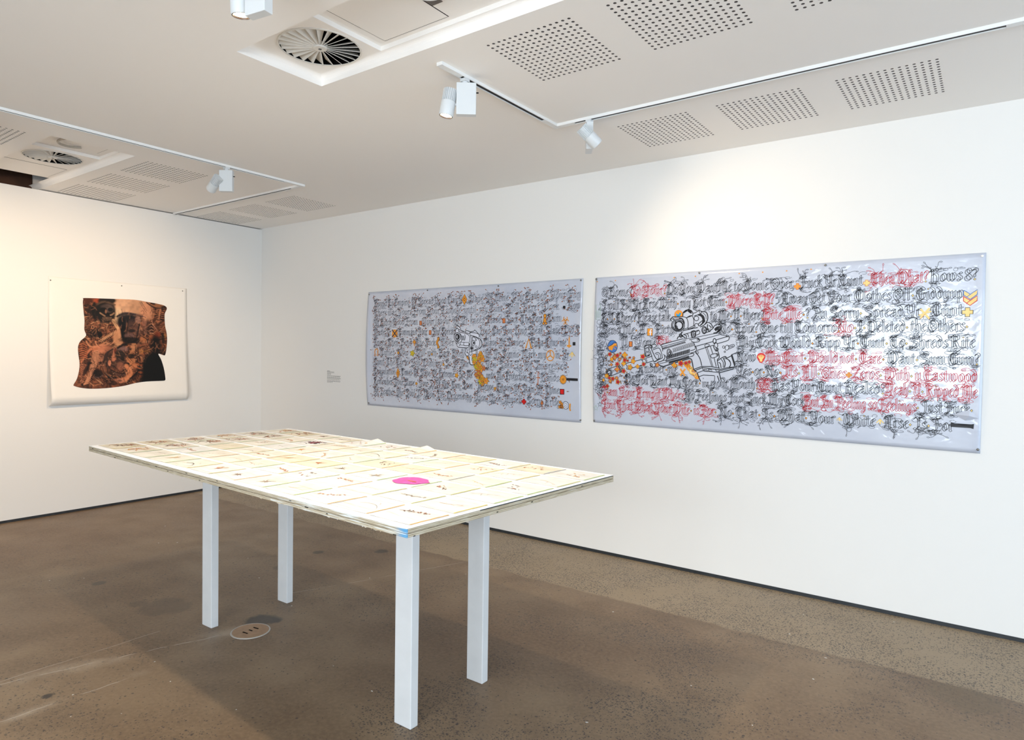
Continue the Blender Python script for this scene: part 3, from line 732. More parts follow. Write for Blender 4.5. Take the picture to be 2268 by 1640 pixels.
        for k in range(r.choice((3, 4, 5))):
            y = r.uniform(-SD*.45, SD*.45); x = -SW*.48; P = [(x, y)]
            for _ in range(9): x += SW*.1; y = min(max(y+r.uniform(-.006, .006), -SD*.47), SD*.47); P.append((x, y))
            ribbon(b, P, .0011, lambda x, y: hf(x, y, .0007))
        b.build('crease', 'paper_crease' if 'paper_crease' in MATS else mat('paper_crease', rgb(206, 198, 182), .7).name, t)
        count += 1

# ------------------------------------------------------------------ floor fitting
p = hit(555, 1399, 2, 0)
t = thing('floor_drain_cover', 'round brownish floor outlet cover with a pale rim beside the table legs', 'drain cover', (float(p[0]), float(p[1]), 0))
mat('cover_brown', rgb(150, 118, 88), .45, noise=.15, nscale=30); mat('cover_rim', rgb(172, 166, 158), .4, noise=.1)
b = MB(); b.lathe([(.094, .0), (.092, .0035), (.001, .0045)], (0, 0, 0), (0, 0, 1), 40, caps=False); b.build('plate', 'cover_brown', t, smooth=True)
b = MB(); b.lathe([(.101, .0), (.100, .0030), (.093, .0030), (.093, .0)], (0, 0, 0), (0, 0, 1), 40, caps=False); b.build('rim', 'cover_rim', t)
for a, d in ((.5, .035), (.5, -.035), (.5, 0)):
    b = MB(); u = np.array([math.cos(a+1.2), math.sin(a+1.2)]); w = np.array([-u[1], u[0]]); c = u*d
    b.obox((c[0], c[1], .0048), (w[0], w[1], 0), (u[0], u[1], 0), (0, 0, 1), .018 if d else .012, .003, .0012); b.build('slot', 'void_black', t)

# ------------------------------------------------------------------ blackletter lettering
NIB = (0.23*math.cos(math.radians(42)), 0.23*math.sin(math.radians(42)))
def cr(pts, n=4):
    """Catmull-Rom through the points"""
    P = [pts[0]]+list(pts)+[pts[-1]]; out = []
    for i in range(1, len(P)-2):
        for k in range(n):
            t = k/n; a, b_, c, d = (np.array(P[i+q], float) for q in (-1, 0, 1, 2))
            out.append(tuple(.5*((2*b_)+(-a+c)*t+(2*a-5*b_+4*c-d)*t*t+(-a+3*b_-3*c+d)*t**3)))
    out.append(tuple(P[-2])); return out
def mi_(x, top=.93, bot=.10): return [(x-.10, top-.10), (x, top), (x, bot), (x+.11, bot-.09)]
def asc(x): return [(x-.08, 1.50), (x, 1.58), (x, .10), (x+.11, .01)]
C_ = lambda *p: cr(p, 4)
G = {   # glyph: (advance, strokes)
 'a': (.66, [C_((.12,.80),(.26,.95),(.44,.84)), mi_(.46), C_((.44,.56),(.18,.46),(.11,.25),(.22,.06),(.44,.20))]),
 'b': (.66, [[(.06,1.5),(.14,1.58),(.14,.16),(.3,.02)], C_((.14,.78),(.36,.95),(.50,.72),(.48,.26),(.30,.02))]),
 'c': (.52, [C_((.46,.82),(.30,.96),(.13,.72),(.13,.26),(.28,.02),(.48,.16))]),
 'd': (.68, [C_((.06,1.45),(.28,1.36),(.48,1.02),(.52,.52),(.46,.18),(.30,.02)), C_((.30,.96),(.13,.70),(.13,.26),(.30,.02)), C_((.28,.96),(.40,.92),(.48,.80))]),
 'e': (.54, [C_((.32,.97),(.14,.72),(.13,.26),(.28,.02),(.48,.18)), [(.32,.97),(.47,.78),(.16,.46)]]),
 'f': (.46, [C_((.46,1.42),(.30,1.58),(.17,1.34),(.17,.10),(.24,.0)), [(.02,.90),(.38,.92)]]),
 'g': (.66, [C_((.28,.96),(.12,.72),(.13,.24),(.28,.04),(.46,.20)), [(.28,.96),(.46,.84),(.46,-.12)], C_((.46,-.1),(.34,-.44),(.14,-.42),(.05,-.26))]),
 'h': (.68, [asc(.14), C_((.14,.80),(.38,.95),(.50,.72),(.50,.10),(.42,-.20),(.30,-.28))]),
 'i': (.36, [mi_(.17), 'dot']),
 'j': (.36, [[(.07,.83),(.17,.93),(.17,-.1)], C_((.17,-.1),(.08,-.38),(-.08,-.42)), 'dot']),
 'k': (.60, [asc(.14), C_((.14,.72),(.38,.94),(.44,.74),(.18,.52)), [(.20,.52),(.42,.12),(.54,.02)]]),
 'l': (.38, [[(.08,1.5),(.17,1.58),(.17,.10),(.30,.0)]]),
 'm': (1.02, [mi_(.14), [(.14,.76),(.38,.94),(.46,.88),(.46,.10),(.57,.0)], [(.46,.76),(.68,.94),(.78,.88),(.78,.10),(.90,.0)]]),
 'n': (.70, [mi_(.14), [(.14,.76),(.38,.94),(.48,.86),(.48,.10),(.59,.0)]]),
 'o': (.62, [C_((.32,.97),(.13,.72),(.13,.26),(.30,.02)), C_((.32,.97),(.50,.74),(.50,.26),(.30,.02))]),
 'p': (.68, [[(.04,.83),(.15,.95),(.15,-.48)], C_((.15,.78),(.38,.95),(.51,.72),(.50,.24),(.34,.04),(.15,.14))]),
 'q': (.66, [C_((.32,.96),(.13,.72),(.13,.26),(.30,.02)), [(.32,.96),(.47,.86),(.47,-.48)]]),
 'r': (.48, [mi_(.15), C_((.15,.76),(.32,.95),(.46,.84))]),
 's': (.54, [C_((.46,.86),(.30,.97),(.14,.80),(.24,.58),(.44,.40),(.42,.14),(.22,.02),(.08,.16))]),
 't': (.46, [[(.17,1.26),(.17,.12),(.36,.02)], [(.02,.90),(.40,.92)]]),
 'u': (.70, [[(.05,.83),(.15,.93),(.15,.16),(.28,.02),(.48,.20)], mi_(.49)]),
 'v': (.64, [[(.05,.86),(.16,.96),(.16,.22),(.30,.02)], C_((.30,.02),(.50,.30),(.50,.78),(.36,.96))]),
 'w': (.96, [[(.05,.86),(.16,.96),(.16,.20),(.30,.02),(.46,.2)], [(.36,.86),(.46,.96),(.46,.22),(.60,.02)], C_((.60,.02),(.80,.30),(.80,.78),(.66,.96))]),
 'x': (.56, [[(.06,.86),(.20,.94),(.34,.10),(.50,.02)], [(.48,.92),(.06,.04)]]),
 'y': (.68, [[(.05,.83),(.15,.93),(.15,.18),(.30,.02),(.48,.2)], [(.39,.83),(.49,.93),(.49,-.05)], C_((.49,-.05),(.36,-.40),(.14,-.40))]),
 'z': (.54, [[(.08,.90),(.46,.92)], [(.46,.92),(.10,.06)], [(.08,.06),(.48,.06)], [(.16,.5),(.42,.5)]]),
 '?': (.52, [C_((.08,1.20),(.22,1.42),(.44,1.28),(.40,.98),(.22,.74),(.24,.40)), 'bdot']),
 '.': (.32, ['mdot']), ' ': (.20, []), "'": (.22, [[(.10,1.5),(.08,1.2)]]),
 '8': (.66, [C_((.32,.72),(.10,1.0),(.20,1.36),(.46,1.32),(.52,1.0),(.32,.72),(.08,.44),(.14,.08),(.46,.06),(.58,.40),(.32,.72))]),
 '5': (.60, [[(.5,1.36),(.16,1.36),(.14,.86)], C_((.14,.84),(.40,.90),(.52,.56),(.40,.14),(.10,.04))]),
 '4': (.66, [C_((.46,.02),(.46,1.36),(.08,.5)), [(.04,.46),(.62,.46)]]),
 '@': (1.1, [C_((.70,.90),(.46,1.0),(.30,.66),(.46,.30),(.72,.46),(.72,.92)), C_((.72,.46),(.86,.26),(.98,.7),(.70,1.25),(.30,1.15),(.08,.66),(.28,.12),(.72,.02))]),
}
_top = C_((.02,1.30),(.20,1.52),(.52,1.40),(.78,1.54))
_foot = C_((.04,.14),(.24,-.06),(.56,.08),(.86,-.06))
CAPS = {
 'A': (1.02, [C_((.10,1.10),(.24,1.46),(.52,1.42),(.62,1.10),(.62,.08),(.78,-.02)), C_((.30,1.30),(.34,.60),(.12,.02)), [(.14,.62),(.62,.66)], C_((.5,1.42),(.72,1.56),(.9,1.46))]),
 'B': (.98, [[(.22,1.42),(.22,.06)], C_((.06,1.22),(.30,1.52),(.72,1.40),(.70,1.0),(.30,.82)), C_((.30,.82),(.82,.78),(.84,.24),(.50,.0),(.08,.10)), [(.40,1.4),(.40,.06)]]),
 'C': (.94, [C_((.84,1.18),(.60,1.50),(.20,1.20),(.12,.60),(.34,.06),(.64,.0),(.88,.26)), C_((.46,1.38),(.38,.70),(.52,.16)), [(.62,1.36),(.62,.10)]]),
 'D': (1.04, [C_((.08,1.26),(.30,1.52),(.70,1.36),(.92,.90),(.84,.30),(.50,.0),(.10,.12)), [(.32,1.40),(.32,.10)], C_((.32,1.4),(.16,.9),(.16,.3))]),
 'E': (.92, [C_((.82,1.26),(.54,1.52),(.18,1.22),(.14,.56),(.36,.04),(.68,.02),(.86,.26)), [(.20,.76),(.72,.80)], [(.46,1.36),(.44,.10)]]),
 'F': (.94, [_top, C_((.40,1.44),(.46,.80),(.40,.20),(.16,-.12),(.02,.06)), [(.22,.78),(.74,.82)], C_((.74,.82),(.82,.68),(.76,.58))]),
 'G': (1.02, [C_((.86,1.22),(.58,1.50),(.18,1.18),(.12,.58),(.36,.04),(.70,.06),(.86,.36),(.80,.80)), [(.52,.76),(.94,.80)], [(.46,1.36),(.44,.12)]]),
 'H': (1.04, [C_((.06,1.24),(.22,1.50),(.32,1.20),(.30,.08),(.42,-.02)), C_((.30,.84),(.60,.98),(.80,.70),(.78,.10),(.62,-.24)), C_((.32,1.3),(.56,1.54),(.80,1.36))]),
 'I': (.76, [_top, C_((.42,1.42),(.50,.90),(.44,.34),(.24,.0),(.02,.14)), C_((.44,.34),(.6,.1),(.72,.2))]),
 'J': (.78, [_top, C_((.46,1.42),(.54,.80),(.44,-.10),(.16,-.34),(-.02,-.10))]),
 'K': (1.0, [C_((.06,1.3),(.22,1.5),(.26,.1),(.40,-.02)), C_((.30,.76),(.60,1.02),(.74,.86)), [(.36,.72),(.66,.14),(.90,.0)], C_((.26,1.3),(.5,1.52),(.7,1.36))]),
 'L': (.82, [C_((.10,1.28),(.30,1.52),(.36,1.16),(.34,.16)), C_((.10,.12),(.36,.16),(.60,-.02),(.80,.14))]),
 'M': (1.36, [C_((.04,1.18),(.20,1.48),(.32,1.20),(.28,.22),(.10,.0)), C_((.32,1.22),(.58,1.50),(.70,1.20),(.70,.10)), C_((.70,1.22),(.96,1.50),(1.10,1.16),(1.08,.12),(1.24,-.02))]),
 'N': (1.10, [C_((.04,1.20),(.20,1.48),(.34,1.16),(.34,.18),(.14,.0)), C_((.34,1.10),(.60,.50),(.82,.06)), C_((.66,1.40),(.86,1.48),(.86,.10),(.98,-.02))]),
 'O': (1.00, [C_((.50,1.48),(.16,1.14),(.12,.50),(.44,.0)), C_((.50,1.48),(.86,1.12),(.86,.44),(.44,.0)), C_((.36,1.0),(.6,.8),(.38,.62),(.64,.44))]),
 'P': (.96, [[(.26,1.42),(.26,-.12)], C_((.04,1.22),(.30,1.52),(.78,1.36),(.80,.86),(.46,.60),(.26,.70)), [(.42,1.4),(.42,.1)]]),
 'R': (1.04, [[(.24,1.42),(.24,.06)], C_((.04,1.22),(.28,1.52),(.76,1.40),(.74,.96),(.34,.78)), C_((.40,.80),(.62,.50),(.76,.08),(.98,.02)), [(.40,1.4),(.40,.1)]]),
 'S': (.96, [C_((.84,1.24),(.56,1.52),(.18,1.30),(.26,.90),(.70,.62),(.82,.26),(.52,-.04),(.06,.14)), C_((.80,1.1),(.52,1.34),(.32,1.16),(.44,.9)), C_((.66,.5),(.6,.22),(.3,.12))]),
 'T': (.96, [_top, C_((.40,1.42),(.14,1.00),(.14,.40),(.42,.0),(.80,.22)), [(.52,1.40),(.52,.16)], C_((.36,1.1),(.3,.6),(.4,.24))]),
 'U': (1.02, [C_((.04,1.22),(.20,1.48),(.28,1.10),(.26,.30),(.46,.02),(.70,.26)), C_((.60,1.36),(.76,1.48),(.76,.12),(.92,-.02))]),
 'V': (1.0, [C_((.04,1.22),(.20,1.48),(.30,.30),(.46,.0)), C_((.46,.0),(.84,.50),(.80,1.20),(.60,1.46))]),
 'W': (1.34, [C_((.04,1.22),(.20,1.48),(.28,1.10),(.26,.28),(.44,.0)), C_((.50,1.30),(.64,1.46),(.66,.24),(.82,.0)), C_((.44,.0),(.56,.16),(.66,.36)), C_((.82,.0),(1.16,.50),(1.12,1.18),(.92,1.44))]),
 'Y': (1.02, [C_((.04,1.22),(.20,1.48),(.28,1.10),(.28,.56),(.46,.36),(.70,.56)), C_((.58,1.38),(.74,1.48),(.76,.60),(.60,-.14),(.26,-.32),(.08,-.10))]),
 'Z': (.92, [C_((.10,1.30),(.40,1.50),(.78,1.34)), [(.78,1.34),(.14,.10)], C_((.10,.10),(.44,.20),(.62,-.06),(.86,.10)), [(.24,.74),(.68,.74)]]),
}
G.update(CAPS)
def adv(s): return sum(G[c][0] for c in s)

class Ink:
    """flat print on a banner: ribbons and filled shapes that follow the film's surface"""
    def __init__(s, surf): s.surf = surf; s.mb = {}; s.cur = None; s.n = 0
    def part(s, name): s.n += 1; s.cur = (name, s.n)
    def _mb(s, m, layer):
        if layer in ('lettering', 'ornaments', 'shell_rays') and s.cur: layer = s.cur
        return s.mb.setdefault(layer, {}).setdefault(m, MB())
    def line(s, pts, w, m='ink_black', layer='lettering', closed=False):
        lf = .0016 if layer == 'lettering' and not (s.cur and 'phrase' not in s.cur[0]) else (.0026 if not isinstance(layer, tuple) else .0037)
        if closed: pts = list(pts)+[pts[0]]
        P = np.array([p[:2] for p in pts], float)
        if len(P) < 2: return
        keep = [0]
        for i in range(1, len(P)):
            if np.hypot(*(P[i]-P[keep[-1]])) > 1e-5: keep.append(i)
        P = P[keep]; n = len(P)
        if n < 2: return
        D = np.gradient(P, axis=0) if n > 2 else np.array([P[1]-P[0]]*2)
        ln = np.hypot(D[:, 0], D[:, 1]); ln[ln < 1e-9] = 1; D = D/ln[:, None]
        Nn = np.stack([-D[:, 1], D[:, 0]], 1)*w/2
        A, B = P+Nn, P-Nn
        vs = [s.surf(q[0], q[1], lf) for q in A]+[s.surf(q[0], q[1], lf) for q in B]
        s._mb(m, layer).add(vs, [(i, n+i, n+i+1, i+1) for i in range(n-1)])
    def fill(s, pts, m, layer='ornaments', lift=.0019):
        n = len(pts); c = np.mean(np.array([p[:2] for p in pts]), axis=0)
        vs = [s.surf(p[0], p[1], lift) for p in pts]+[s.surf(c[0], c[1], lift)]
        s._mb(m, layer).add(vs, [(k, n, (k+1) % n) for k in range(n)])
    def shape(s, pts, m, lw=.002, lm='ink_black', layer='ornaments'):
        s.fill(pts, m, layer); s.line(pts, lw, lm, layer+'_outlines' if False else layer, closed=True)
    def build(s, parent, names):
        for layer, d in s.mb.items():
            mats_ = list(d); b = MB()
            for i, m in enumerate(mats_): b.add(d[m].v, d[m].f, i)
            ob = b.build(layer[0].replace('_sprig_phrase', '_sprigs') if isinstance(layer, tuple) else names.get(layer, layer), mats_, parent)
            if isinstance(layer, tuple) and ('sprig' in layer[0] or 'loop' in layer[0]): ob['kind'] = 'stuff'
def diamond(x, z, w, h): return [(x-w, z), (x, z+h), (x+w, z), (x, z-h)]
def ell(x, z, rx, rz, n=28, rot=0.0, a0=0, a1=360):
    out = []
    m = n if a1-a0 == 360 else n+1
    for k in range(m):
        a = math.radians(a0+(a1-a0)*k/n); X, Z = rx*math.cos(a), rz*math.sin(a)
        out.append((x+X*math.cos(rot)-Z*math.sin(rot), z+X*math.sin(rot)+Z*math.cos(rot)))
    return out
def leaf(ink, x, z, ang, ln, m, fillm=None, lw=.0013):
    u = (math.cos(ang), math.sin(ang)); v = (-u[1], u[0]); w = ln*.26
    P = [(x, z)]+[(x+u[0]*ln*t+v[0]*w*s, z+u[1]*ln*t+v[1]*w*s) for t, s in ((.25, .8), (.5, 1), (.78, .5), (1.05, 0), (.78, -.5), (.5, -1), (.25, -.8))]
    if fillm: ink.fill(P, fillm, 'lettering', .0014)
    ink.line(P, lw, m, closed=True)
def vine(ink, r, x, z, ang, ln, curl, m, w, flat=1.0, leafm=None, nleaf=1, lim=None):
    n = 26; P = [(x, z)]; c = curl*r.choice((-1, 1)); ph = r.uniform(0, 6.28); fr = r.uniform(.6, 1.6)
    for k in range(n):
        ang += c/n*(1.0+1.5*math.sin(ph+fr*k/n*6.28))
        x += ln/n*math.cos(ang); z += ln/n*math.sin(ang)*flat
        if lim:
            x = min(max(x, lim[0]), lim[1]); z = min(max(z, lim[2]), lim[3])
        P.append((x, z))
    ink.line(P, w, m)
    dx, dz = P[-1][0]-P[-3][0], P[-1][1]-P[-3][1]
    if abs(dx)+abs(dz) > 1e-6: leaf(ink, x, z, math.atan2(dz, dx), .014, m, leafm, w*.9)
    for _ in range(nleaf):
        k = r.randrange(8, n-3); dx, dz = P[k+1][0]-P[k-1][0], P[k+1][1]-P[k-1][1]
        if abs(dx)+abs(dz) > 1e-6: leaf(ink, P[k][0], P[k][1], math.atan2(dz, dx)+r.choice((-1, 1))*1.0, .012, m, leafm, w*.9)
def text(ink, s, x0, x1, zb, xh, m, w, r, first, last, leafm=None, dotm='ink_gold', lim=None, swirl=1.0):
    k = (x1-x0)/adv(s); kx = k; x = x0
    for ch in s:
        a, strokes = G[ch]; cap = ch in CAPS
        jz = r.uniform(-.03, .03)*xh
        for st in strokes:
            if st == 'dot': ink.shape(diamond(x+.20*kx, zb+xh*1.28, .09*kx, .10*xh), dotm, w*.8); continue
            if st == 'bdot': ink.shape(diamond(x+.24*kx, zb+xh*.10, .12*kx, .13*xh), dotm, w*.8); continue
            if st == 'mdot': ink.shape(diamond(x+.16*kx, zb+xh*.52, .13*kx, .17*xh), dotm, w*.9); continue
            nx, nz = NIB
            if cap: nx, nz = nx*1.1, nz*1.1
            A = [(x+(p[0]+nx/2)*kx, zb+jz+(p[1]+nz/2)*xh) for p in st]; B = [(x+(p[0]-nx/2)*kx, zb+jz+(p[1]-nz/2)*xh) for p in st]
            ink.line(A+B[::-1], w, m, closed=True)
        if cap and swirl:
            cx = x+a*kx/2; wc = a*kx
            # hairline loops woven round the capital
            for q in range(2):
                ink.line(ell(cx+r.uniform(-.3, .3)*wc, zb+xh*r.uniform(.9, 1.5), wc*r.uniform(.35, .7), xh*r.uniform(.18, .36), 22, r.uniform(-.3, .3), r.uniform(0, 90), r.uniform(250, 360)), w*.7, m)
                ink.line(ell(cx+r.uniform(-.3, .3)*wc, zb-xh*r.uniform(.05, .35), wc*r.uniform(.35, .75), xh*r.uniform(.15, .30), 22, r.uniform(-.3, .3), r.uniform(0, 90), r.uniform(250, 360)), w*.7, m)
            for q in range(3 if not first else 5):
                vine(ink, r, cx+r.uniform(-.3, .3)*wc, zb+xh*1.25, r.uniform(.5, 2.6), xh*r.uniform(1.0, 1.7) if first else xh*r.uniform(1.2, 2.2), r.uniform(2.2, 4.5) if not first else r.uniform(.6, 2.6), m, w*.7, .55 if not first else .95, leafm, r.choice((0, 1)), lim)
            for q in range(3 if not last else 5):
                vine(ink, r, cx+r.uniform(-.3, .3)*wc, zb+xh*.02, -r.uniform(.5, 2.6), xh*r.uniform(1.0, 1.7) if last else xh*r.uniform(1.2, 2.2), r.uniform(2.2, 4.5) if not last else r.uniform(.6, 2.6), m, w*.7, .55 if not last else .95, leafm, r.choice((0, 1)), lim)
        x += a*kx
    # hairline scrolls filling the band between this line of writing and its neighbours
    for q in range(int((x1-x0)/(.030 if leafm else .034))):
        sx = r.uniform(x0, x1); sz = zb+xh*(r.choice((1.32, 1.5, -.30, -.44, -.12))+r.uniform(-.10, .10))
        if lim and not (lim[0] < sx < lim[1] and lim[2] < sz < lim[3]): continue
        a0 = r.uniform(0, 360); hx, hz = r.uniform(.010, .026), r.uniform(.005, .012)
        sp = [(sx+hx*(1-.5*k/20)*math.cos(math.radians(a0+r_*k/20)), sz+hz*(1-.5*k/20)*math.sin(math.radians(a0+r_*k/20))) for r_ in (r.choice((-1, 1))*r.uniform(260, 560),) for k in range(21)]
        ink.line(sp, w*.6, m)

# ------------------------------------------------------------------ banners
def make_banner(name, label, X0, X1, Z0, Z1, seed, curl_left):
    r = random.Random(seed)
    ph = [r.uniform(0, 6.28) for _ in range(8)]
    def depth(x, z):
        u, v = (x-X0)/(X1-X0), (z-Z0)/(Z1-Z0)
        free = math.sin(math.pi*min(max(v, 0), 1))              # pinned along top and at the lower corners
        d = .005+.006*free*(.5+.5*math.sin(7*u+ph[0]+1.3*v))+.0035*(.5+.5*math.sin(15*u-5*v+ph[1]))*(1-v)*(.3+free)
        d += curl_left*math.exp(-(u/.012)**2)*math.sin(math.pi*min(max(v, 0), 1))**.6
        d += .012*math.exp(-((u-1)/.02)**2)*free
        return d
    def surf(x, z, off=0.0): return (x, -depth(x, z)-off, z)
    b = MB(); nu, nv = 120, 44
    us = [X0+(X1-X0)*i/nu for i in range(nu+1)]; vs_ = [Z0+(Z1-Z0)*j/nv for j in range(nv+1)]
    V = []; F = []
    for z in vs_:
        for x in us:
            # scalloped free edges between the pins
            xx, zz = x, z
            v = (z-Z0)/(Z1-Z0); u = (x-X0)/(X1-X0)
            if x == X0: xx += -.010*math.sin(math.pi*v)*curl_left/.02
            if x == X1: xx -= .004*math.sin(math.pi*v)
            V.append(surf(xx, zz))
    for j in range(nv):
        for i in range(nu): F.append((j*(nu+1)+i, j*(nu+1)+i+1, (j+1)*(nu+1)+i+1, (j+1)*(nu+1)+i))
    b.add(V, F)
    t = thing(name, label, 'banner', ((X0+X1)/2, 0.0, Z0))
    base = np.array([(X0+X1)/2, 0, Z0])
    o = b.build('film', 'drafting_film', t, smooth=True); o.location = tuple(-base)
    sd = o.modifiers.new('solid', 'SOLIDIFY'); sd.thickness = .0006; sd.offset = -1
    class Proxy:
        pass
    ink = Ink(surf)
    return t, ink, base, surf
def fin(ink, t, base, names):
    n0 = set(t.children); ink.build(t, names)
    for c in t.children:
        if c not in n0: c.location = tuple(-base)
W_ = lambda px, py: tuple(hit(px, py, 1, 0)[[0, 2]])
def wx(px, z):
    """wall x where pixel column px meets height z on the right wall"""
    lo = W_(px, 600); hi = W_(px, 1000)
    k = (z-lo[1])/(hi[1]-lo[1]); return lo[0]+(hi[0]-lo[0])*k
def flower(ink, x, z, rad, m, m2, r, layer, n=5):
    P = []
    for k in range(n*4):
        a = 2*math.pi*k/(n*4)+r.uniform(-.05, .05); q = rad*(1.0 if k % 4 == 0 else (.55 if k % 4 == 2 else .82)); P.append((x+q*math.cos(a), z+q*math.sin(a)))
    ink.n += 1; layer = ('blossom', ink.n)
    ink.fill(P, m, layer, .0030+ink.n % 5*.0001); ink.line(P, .0016, 'ink_black', layer, closed=True)
    ink.fill(ell(x, z, rad*.25, rad*.25, 8), m2, layer, .0036)
    return layer

# ---- pistol banner
X0, X1, Z0, Z1 = 1.808, 4.228, 0.981, 2.092
BT, INK, BASE, SF = make_banner('pistol_banner', 'pale blue drafting film banner with a black pistol drawing and orange flowers among blackletter lines', X0, X1, Z0, Z1, 3, .018)
r = random.Random(5)
XH = .046; LW = .0023
rows1 = [1.948, 1.858, 1.765, 1.670, 1.572, 1.476, 1.386, 1.292, 1.196, 1.100]
LIM1 = (X0+.045, X1-.01, Z0+.06, Z1-.045)
T1 = [
 [("Bound To Empire. Of Spread Upon Day O", 830, 1026), ("Slave. Of Mine. You Bathed. Your Gun", 1038, 1289)],
 [("There was Yours From Your Asshole. until. my Cum. Still. Here? Work", 830, 1240), ("Now", 1258, 1287)],
 [("Of Bitch Good From", 830, 927), ("Your labour. Of Yr. knees Slave", 936, 1112), ("Suck. The Boy", 1122, 1203), ("Cum", 1212, 1246)],
 [("Master Yr", 830, 868), ("Command Your", 884, 948), ("Slut Spread", 958, 1010), ("Legs. Can You. Loud Speak. Slave? Did S", 1064, 1286)],
 [("Knees. Then. Bend", 830, 914), ("The Fuck", 922, 966), ("Over", 976, 1008), ("Slave. Of Slaves.", 1072, 1165), ("Alpha. Titus. me", 1176, 1256)],
 [("Cuties. Now", 844, 906), ("Still. with. Back. Bitch", 922, 1030), ("Of. Yr. Somno. Mark. my", 1076, 1212), ("in. Yr", 1232, 1262)],
 [("Cunt. The Torso. You. Domino", 830, 980), ("So. Of. Our", 988, 1040), ("You. Sake. Is. Of. Impressed.", 1076, 1262)],
 [("Coagulation", 830, 878), ("Times. Of. Slave. Of. Extreme", 890, 1008), ("Her. Me", 1018, 1048), ("unto. Me. Protection. To", 1078, 1188), ("Hands", 1200, 1240)],
 [("Remember. Your Slave", 830, 920), ("Your. Is. Of. Our. Cum. Soon", 930, 1048), ("Improve", 1058, 1094), ("Empire. Of. Stain. Of. Thine", 1102, 1240)],
 [("Of. Leather. Our. Soul. Is. Upon. Her. Descending. Upon. Upon. Myself", 830, 1158), ("Sorry. Arise", 1168, 1240)],
]
for i, (zb, segs) in enumerate(zip(rows1, T1)):
    for s, a, c in segs: INK.part('blackletter_phrase'); text(INK, s, wx(a, zb), wx(c, zb), zb, XH*.92, 'ink_grey', LW*.85, r, i == 0, i == 9, 'ink_rust', 'ink_rust', LIM1)
# orange-tipped sprigs scattered between the lines
INK.part('orange_tipped_sprig_phrase')
for k in range(420):
    x = r.uniform(X0+.06, X1-.1); z = r.uniform(Z0+.11, Z1-.10)
    vine(INK, r, x, z, r.uniform(0, 6.28), r.uniform(.02, .06), r.uniform(2, 5), 'ink_grey', .0016, .8, 'ink_rust', 0, LIM1)
S = lambda px, py, w: (W_(px+w/2, py)[0]-W_(px-w/2, py)[0])
def at1(px, py): return W_(px, py)
# emblems
INK.part('gold_lozenge'); x, z = at1(1030, 664); INK.shape(diamond(x, z, .030, .048), 'ink_gold', .003); INK.line(ell(x, z, .010, .012, 10), .003, closed=True)
INK.part('gold_crossed_square'); x, z = at1(876, 739); q = .036
for a in range(4):
    c_, s_ = math.cos(a*math.pi/2), math.sin(a*math.pi/2)
    INK.fill([(x+c_*px-s_*pz, z+s_*px+c_*pz) for px, pz in ((-q*.75, q), (q*.75, q), (0, q*.2))], 'ink_gold')
for sg in (1, -1): INK.line([(x-q, z-q*sg), (x+q, z+q*sg)], .010, 'ink_grey', 'ornaments')
for px, py in ((954, 737), (933, 716), (1118, 711)):
    INK.part('rust_square'); x, z = at1(px, py); INK.shape([(x-.014, z-.02), (x+.014, z-.02), (x+.014, z+.02), (x-.014, z+.02)], 'ink_rust', .003)
INK.part('gold_omega'); x, z = at1(836, 780); INK.line([(x-.030, z-.034), (x-.012, z-.034), (x-.024, z+.0), (x-.012, z+.026), (x+.006, z+.030), (x+.022, z+.016), (x+.022, z-.008), (x+.010, z-.034), (x+.030, z-.034)], .010, 'ink_gold', 'ornaments')
INK.part('gold_chevron'); x, z = at1(1173, 761); INK.line([(x-.026, z-.036), (x, z+.036), (x+.026, z-.036)], .012, 'ink_gold', 'ornaments'); INK.line([(x-.034, z-.036), (x-.016, z-.036)], .006, 'ink_gold', 'ornaments'); INK.line([(x+.016, z-.036), (x+.034, z-.036)], .006, 'ink_gold', 'ornaments')
INK.part('gold_trefoil'); x, z = at1(1254, 711)
for a in (90, 210, 330):
    ca, sa = math.cos(math.radians(a)), math.sin(math.radians(a)); INK.line(ell(x+.017*ca, z+.019*sa, .015, .017, 16, math.radians(a), 40, 320), .006, 'ink_gold', 'ornaments')
INK.line(ell(x, z, .014, .016, 14), .004, 'ink_gold', 'ornaments'); INK.fill(ell(x, z, .006, .006, 8), 'ink_gold')
for px, py, hw in ((1251, 681, .011), (1273.5, 762, .013)):
    INK.part('black_square'); x, z = at1(px, py); INK.fill([(x-hw, z-hw), (x+hw, z-hw), (x+hw, z+hw), (x-hw, z+hw)], 'ink_black')
def cross(ink, x, z, a, b_, m, inv=False, lw=.0025, lm='ink_black'):
    P = [(-b_, -a), (b_, -a), (b_, -b_), (a, -b_), (a, b_), (b_, b_), (b_, a), (-b_, a), (-b_, b_), (-a, b_), (-a, -b_), (-b_, -b_)]
    ink.shape([(x+p[0], z+p[1]) for p in P], m, lw, lm)
INK.part('gold_inverted_cross'); x, z = at1(1262.5, 761); INK.line([(x, z+.045), (x, z-.035)], .010, 'ink_gold', 'ornaments'); INK.line([(x-.019, z-.020), (x+.019, z-.020)], .013, 'ink_gold', 'ornaments'); INK.line([(x, z+.060), (x, z+.045)], .004, 'ink_gold', 'ornaments')
INK.part('gold_three_point_star'); x, z = at1(1221, 788); INK.line(ell(x, z, .036, .042), .007, 'ink_gold', 'ornaments', True)
for a in (90, 210, 330): INK.line([(x, z), (x+.034*math.cos(math.radians(a)), z+.040*math.sin(math.radians(a)))], .008, 'ink_gold', 'ornaments')
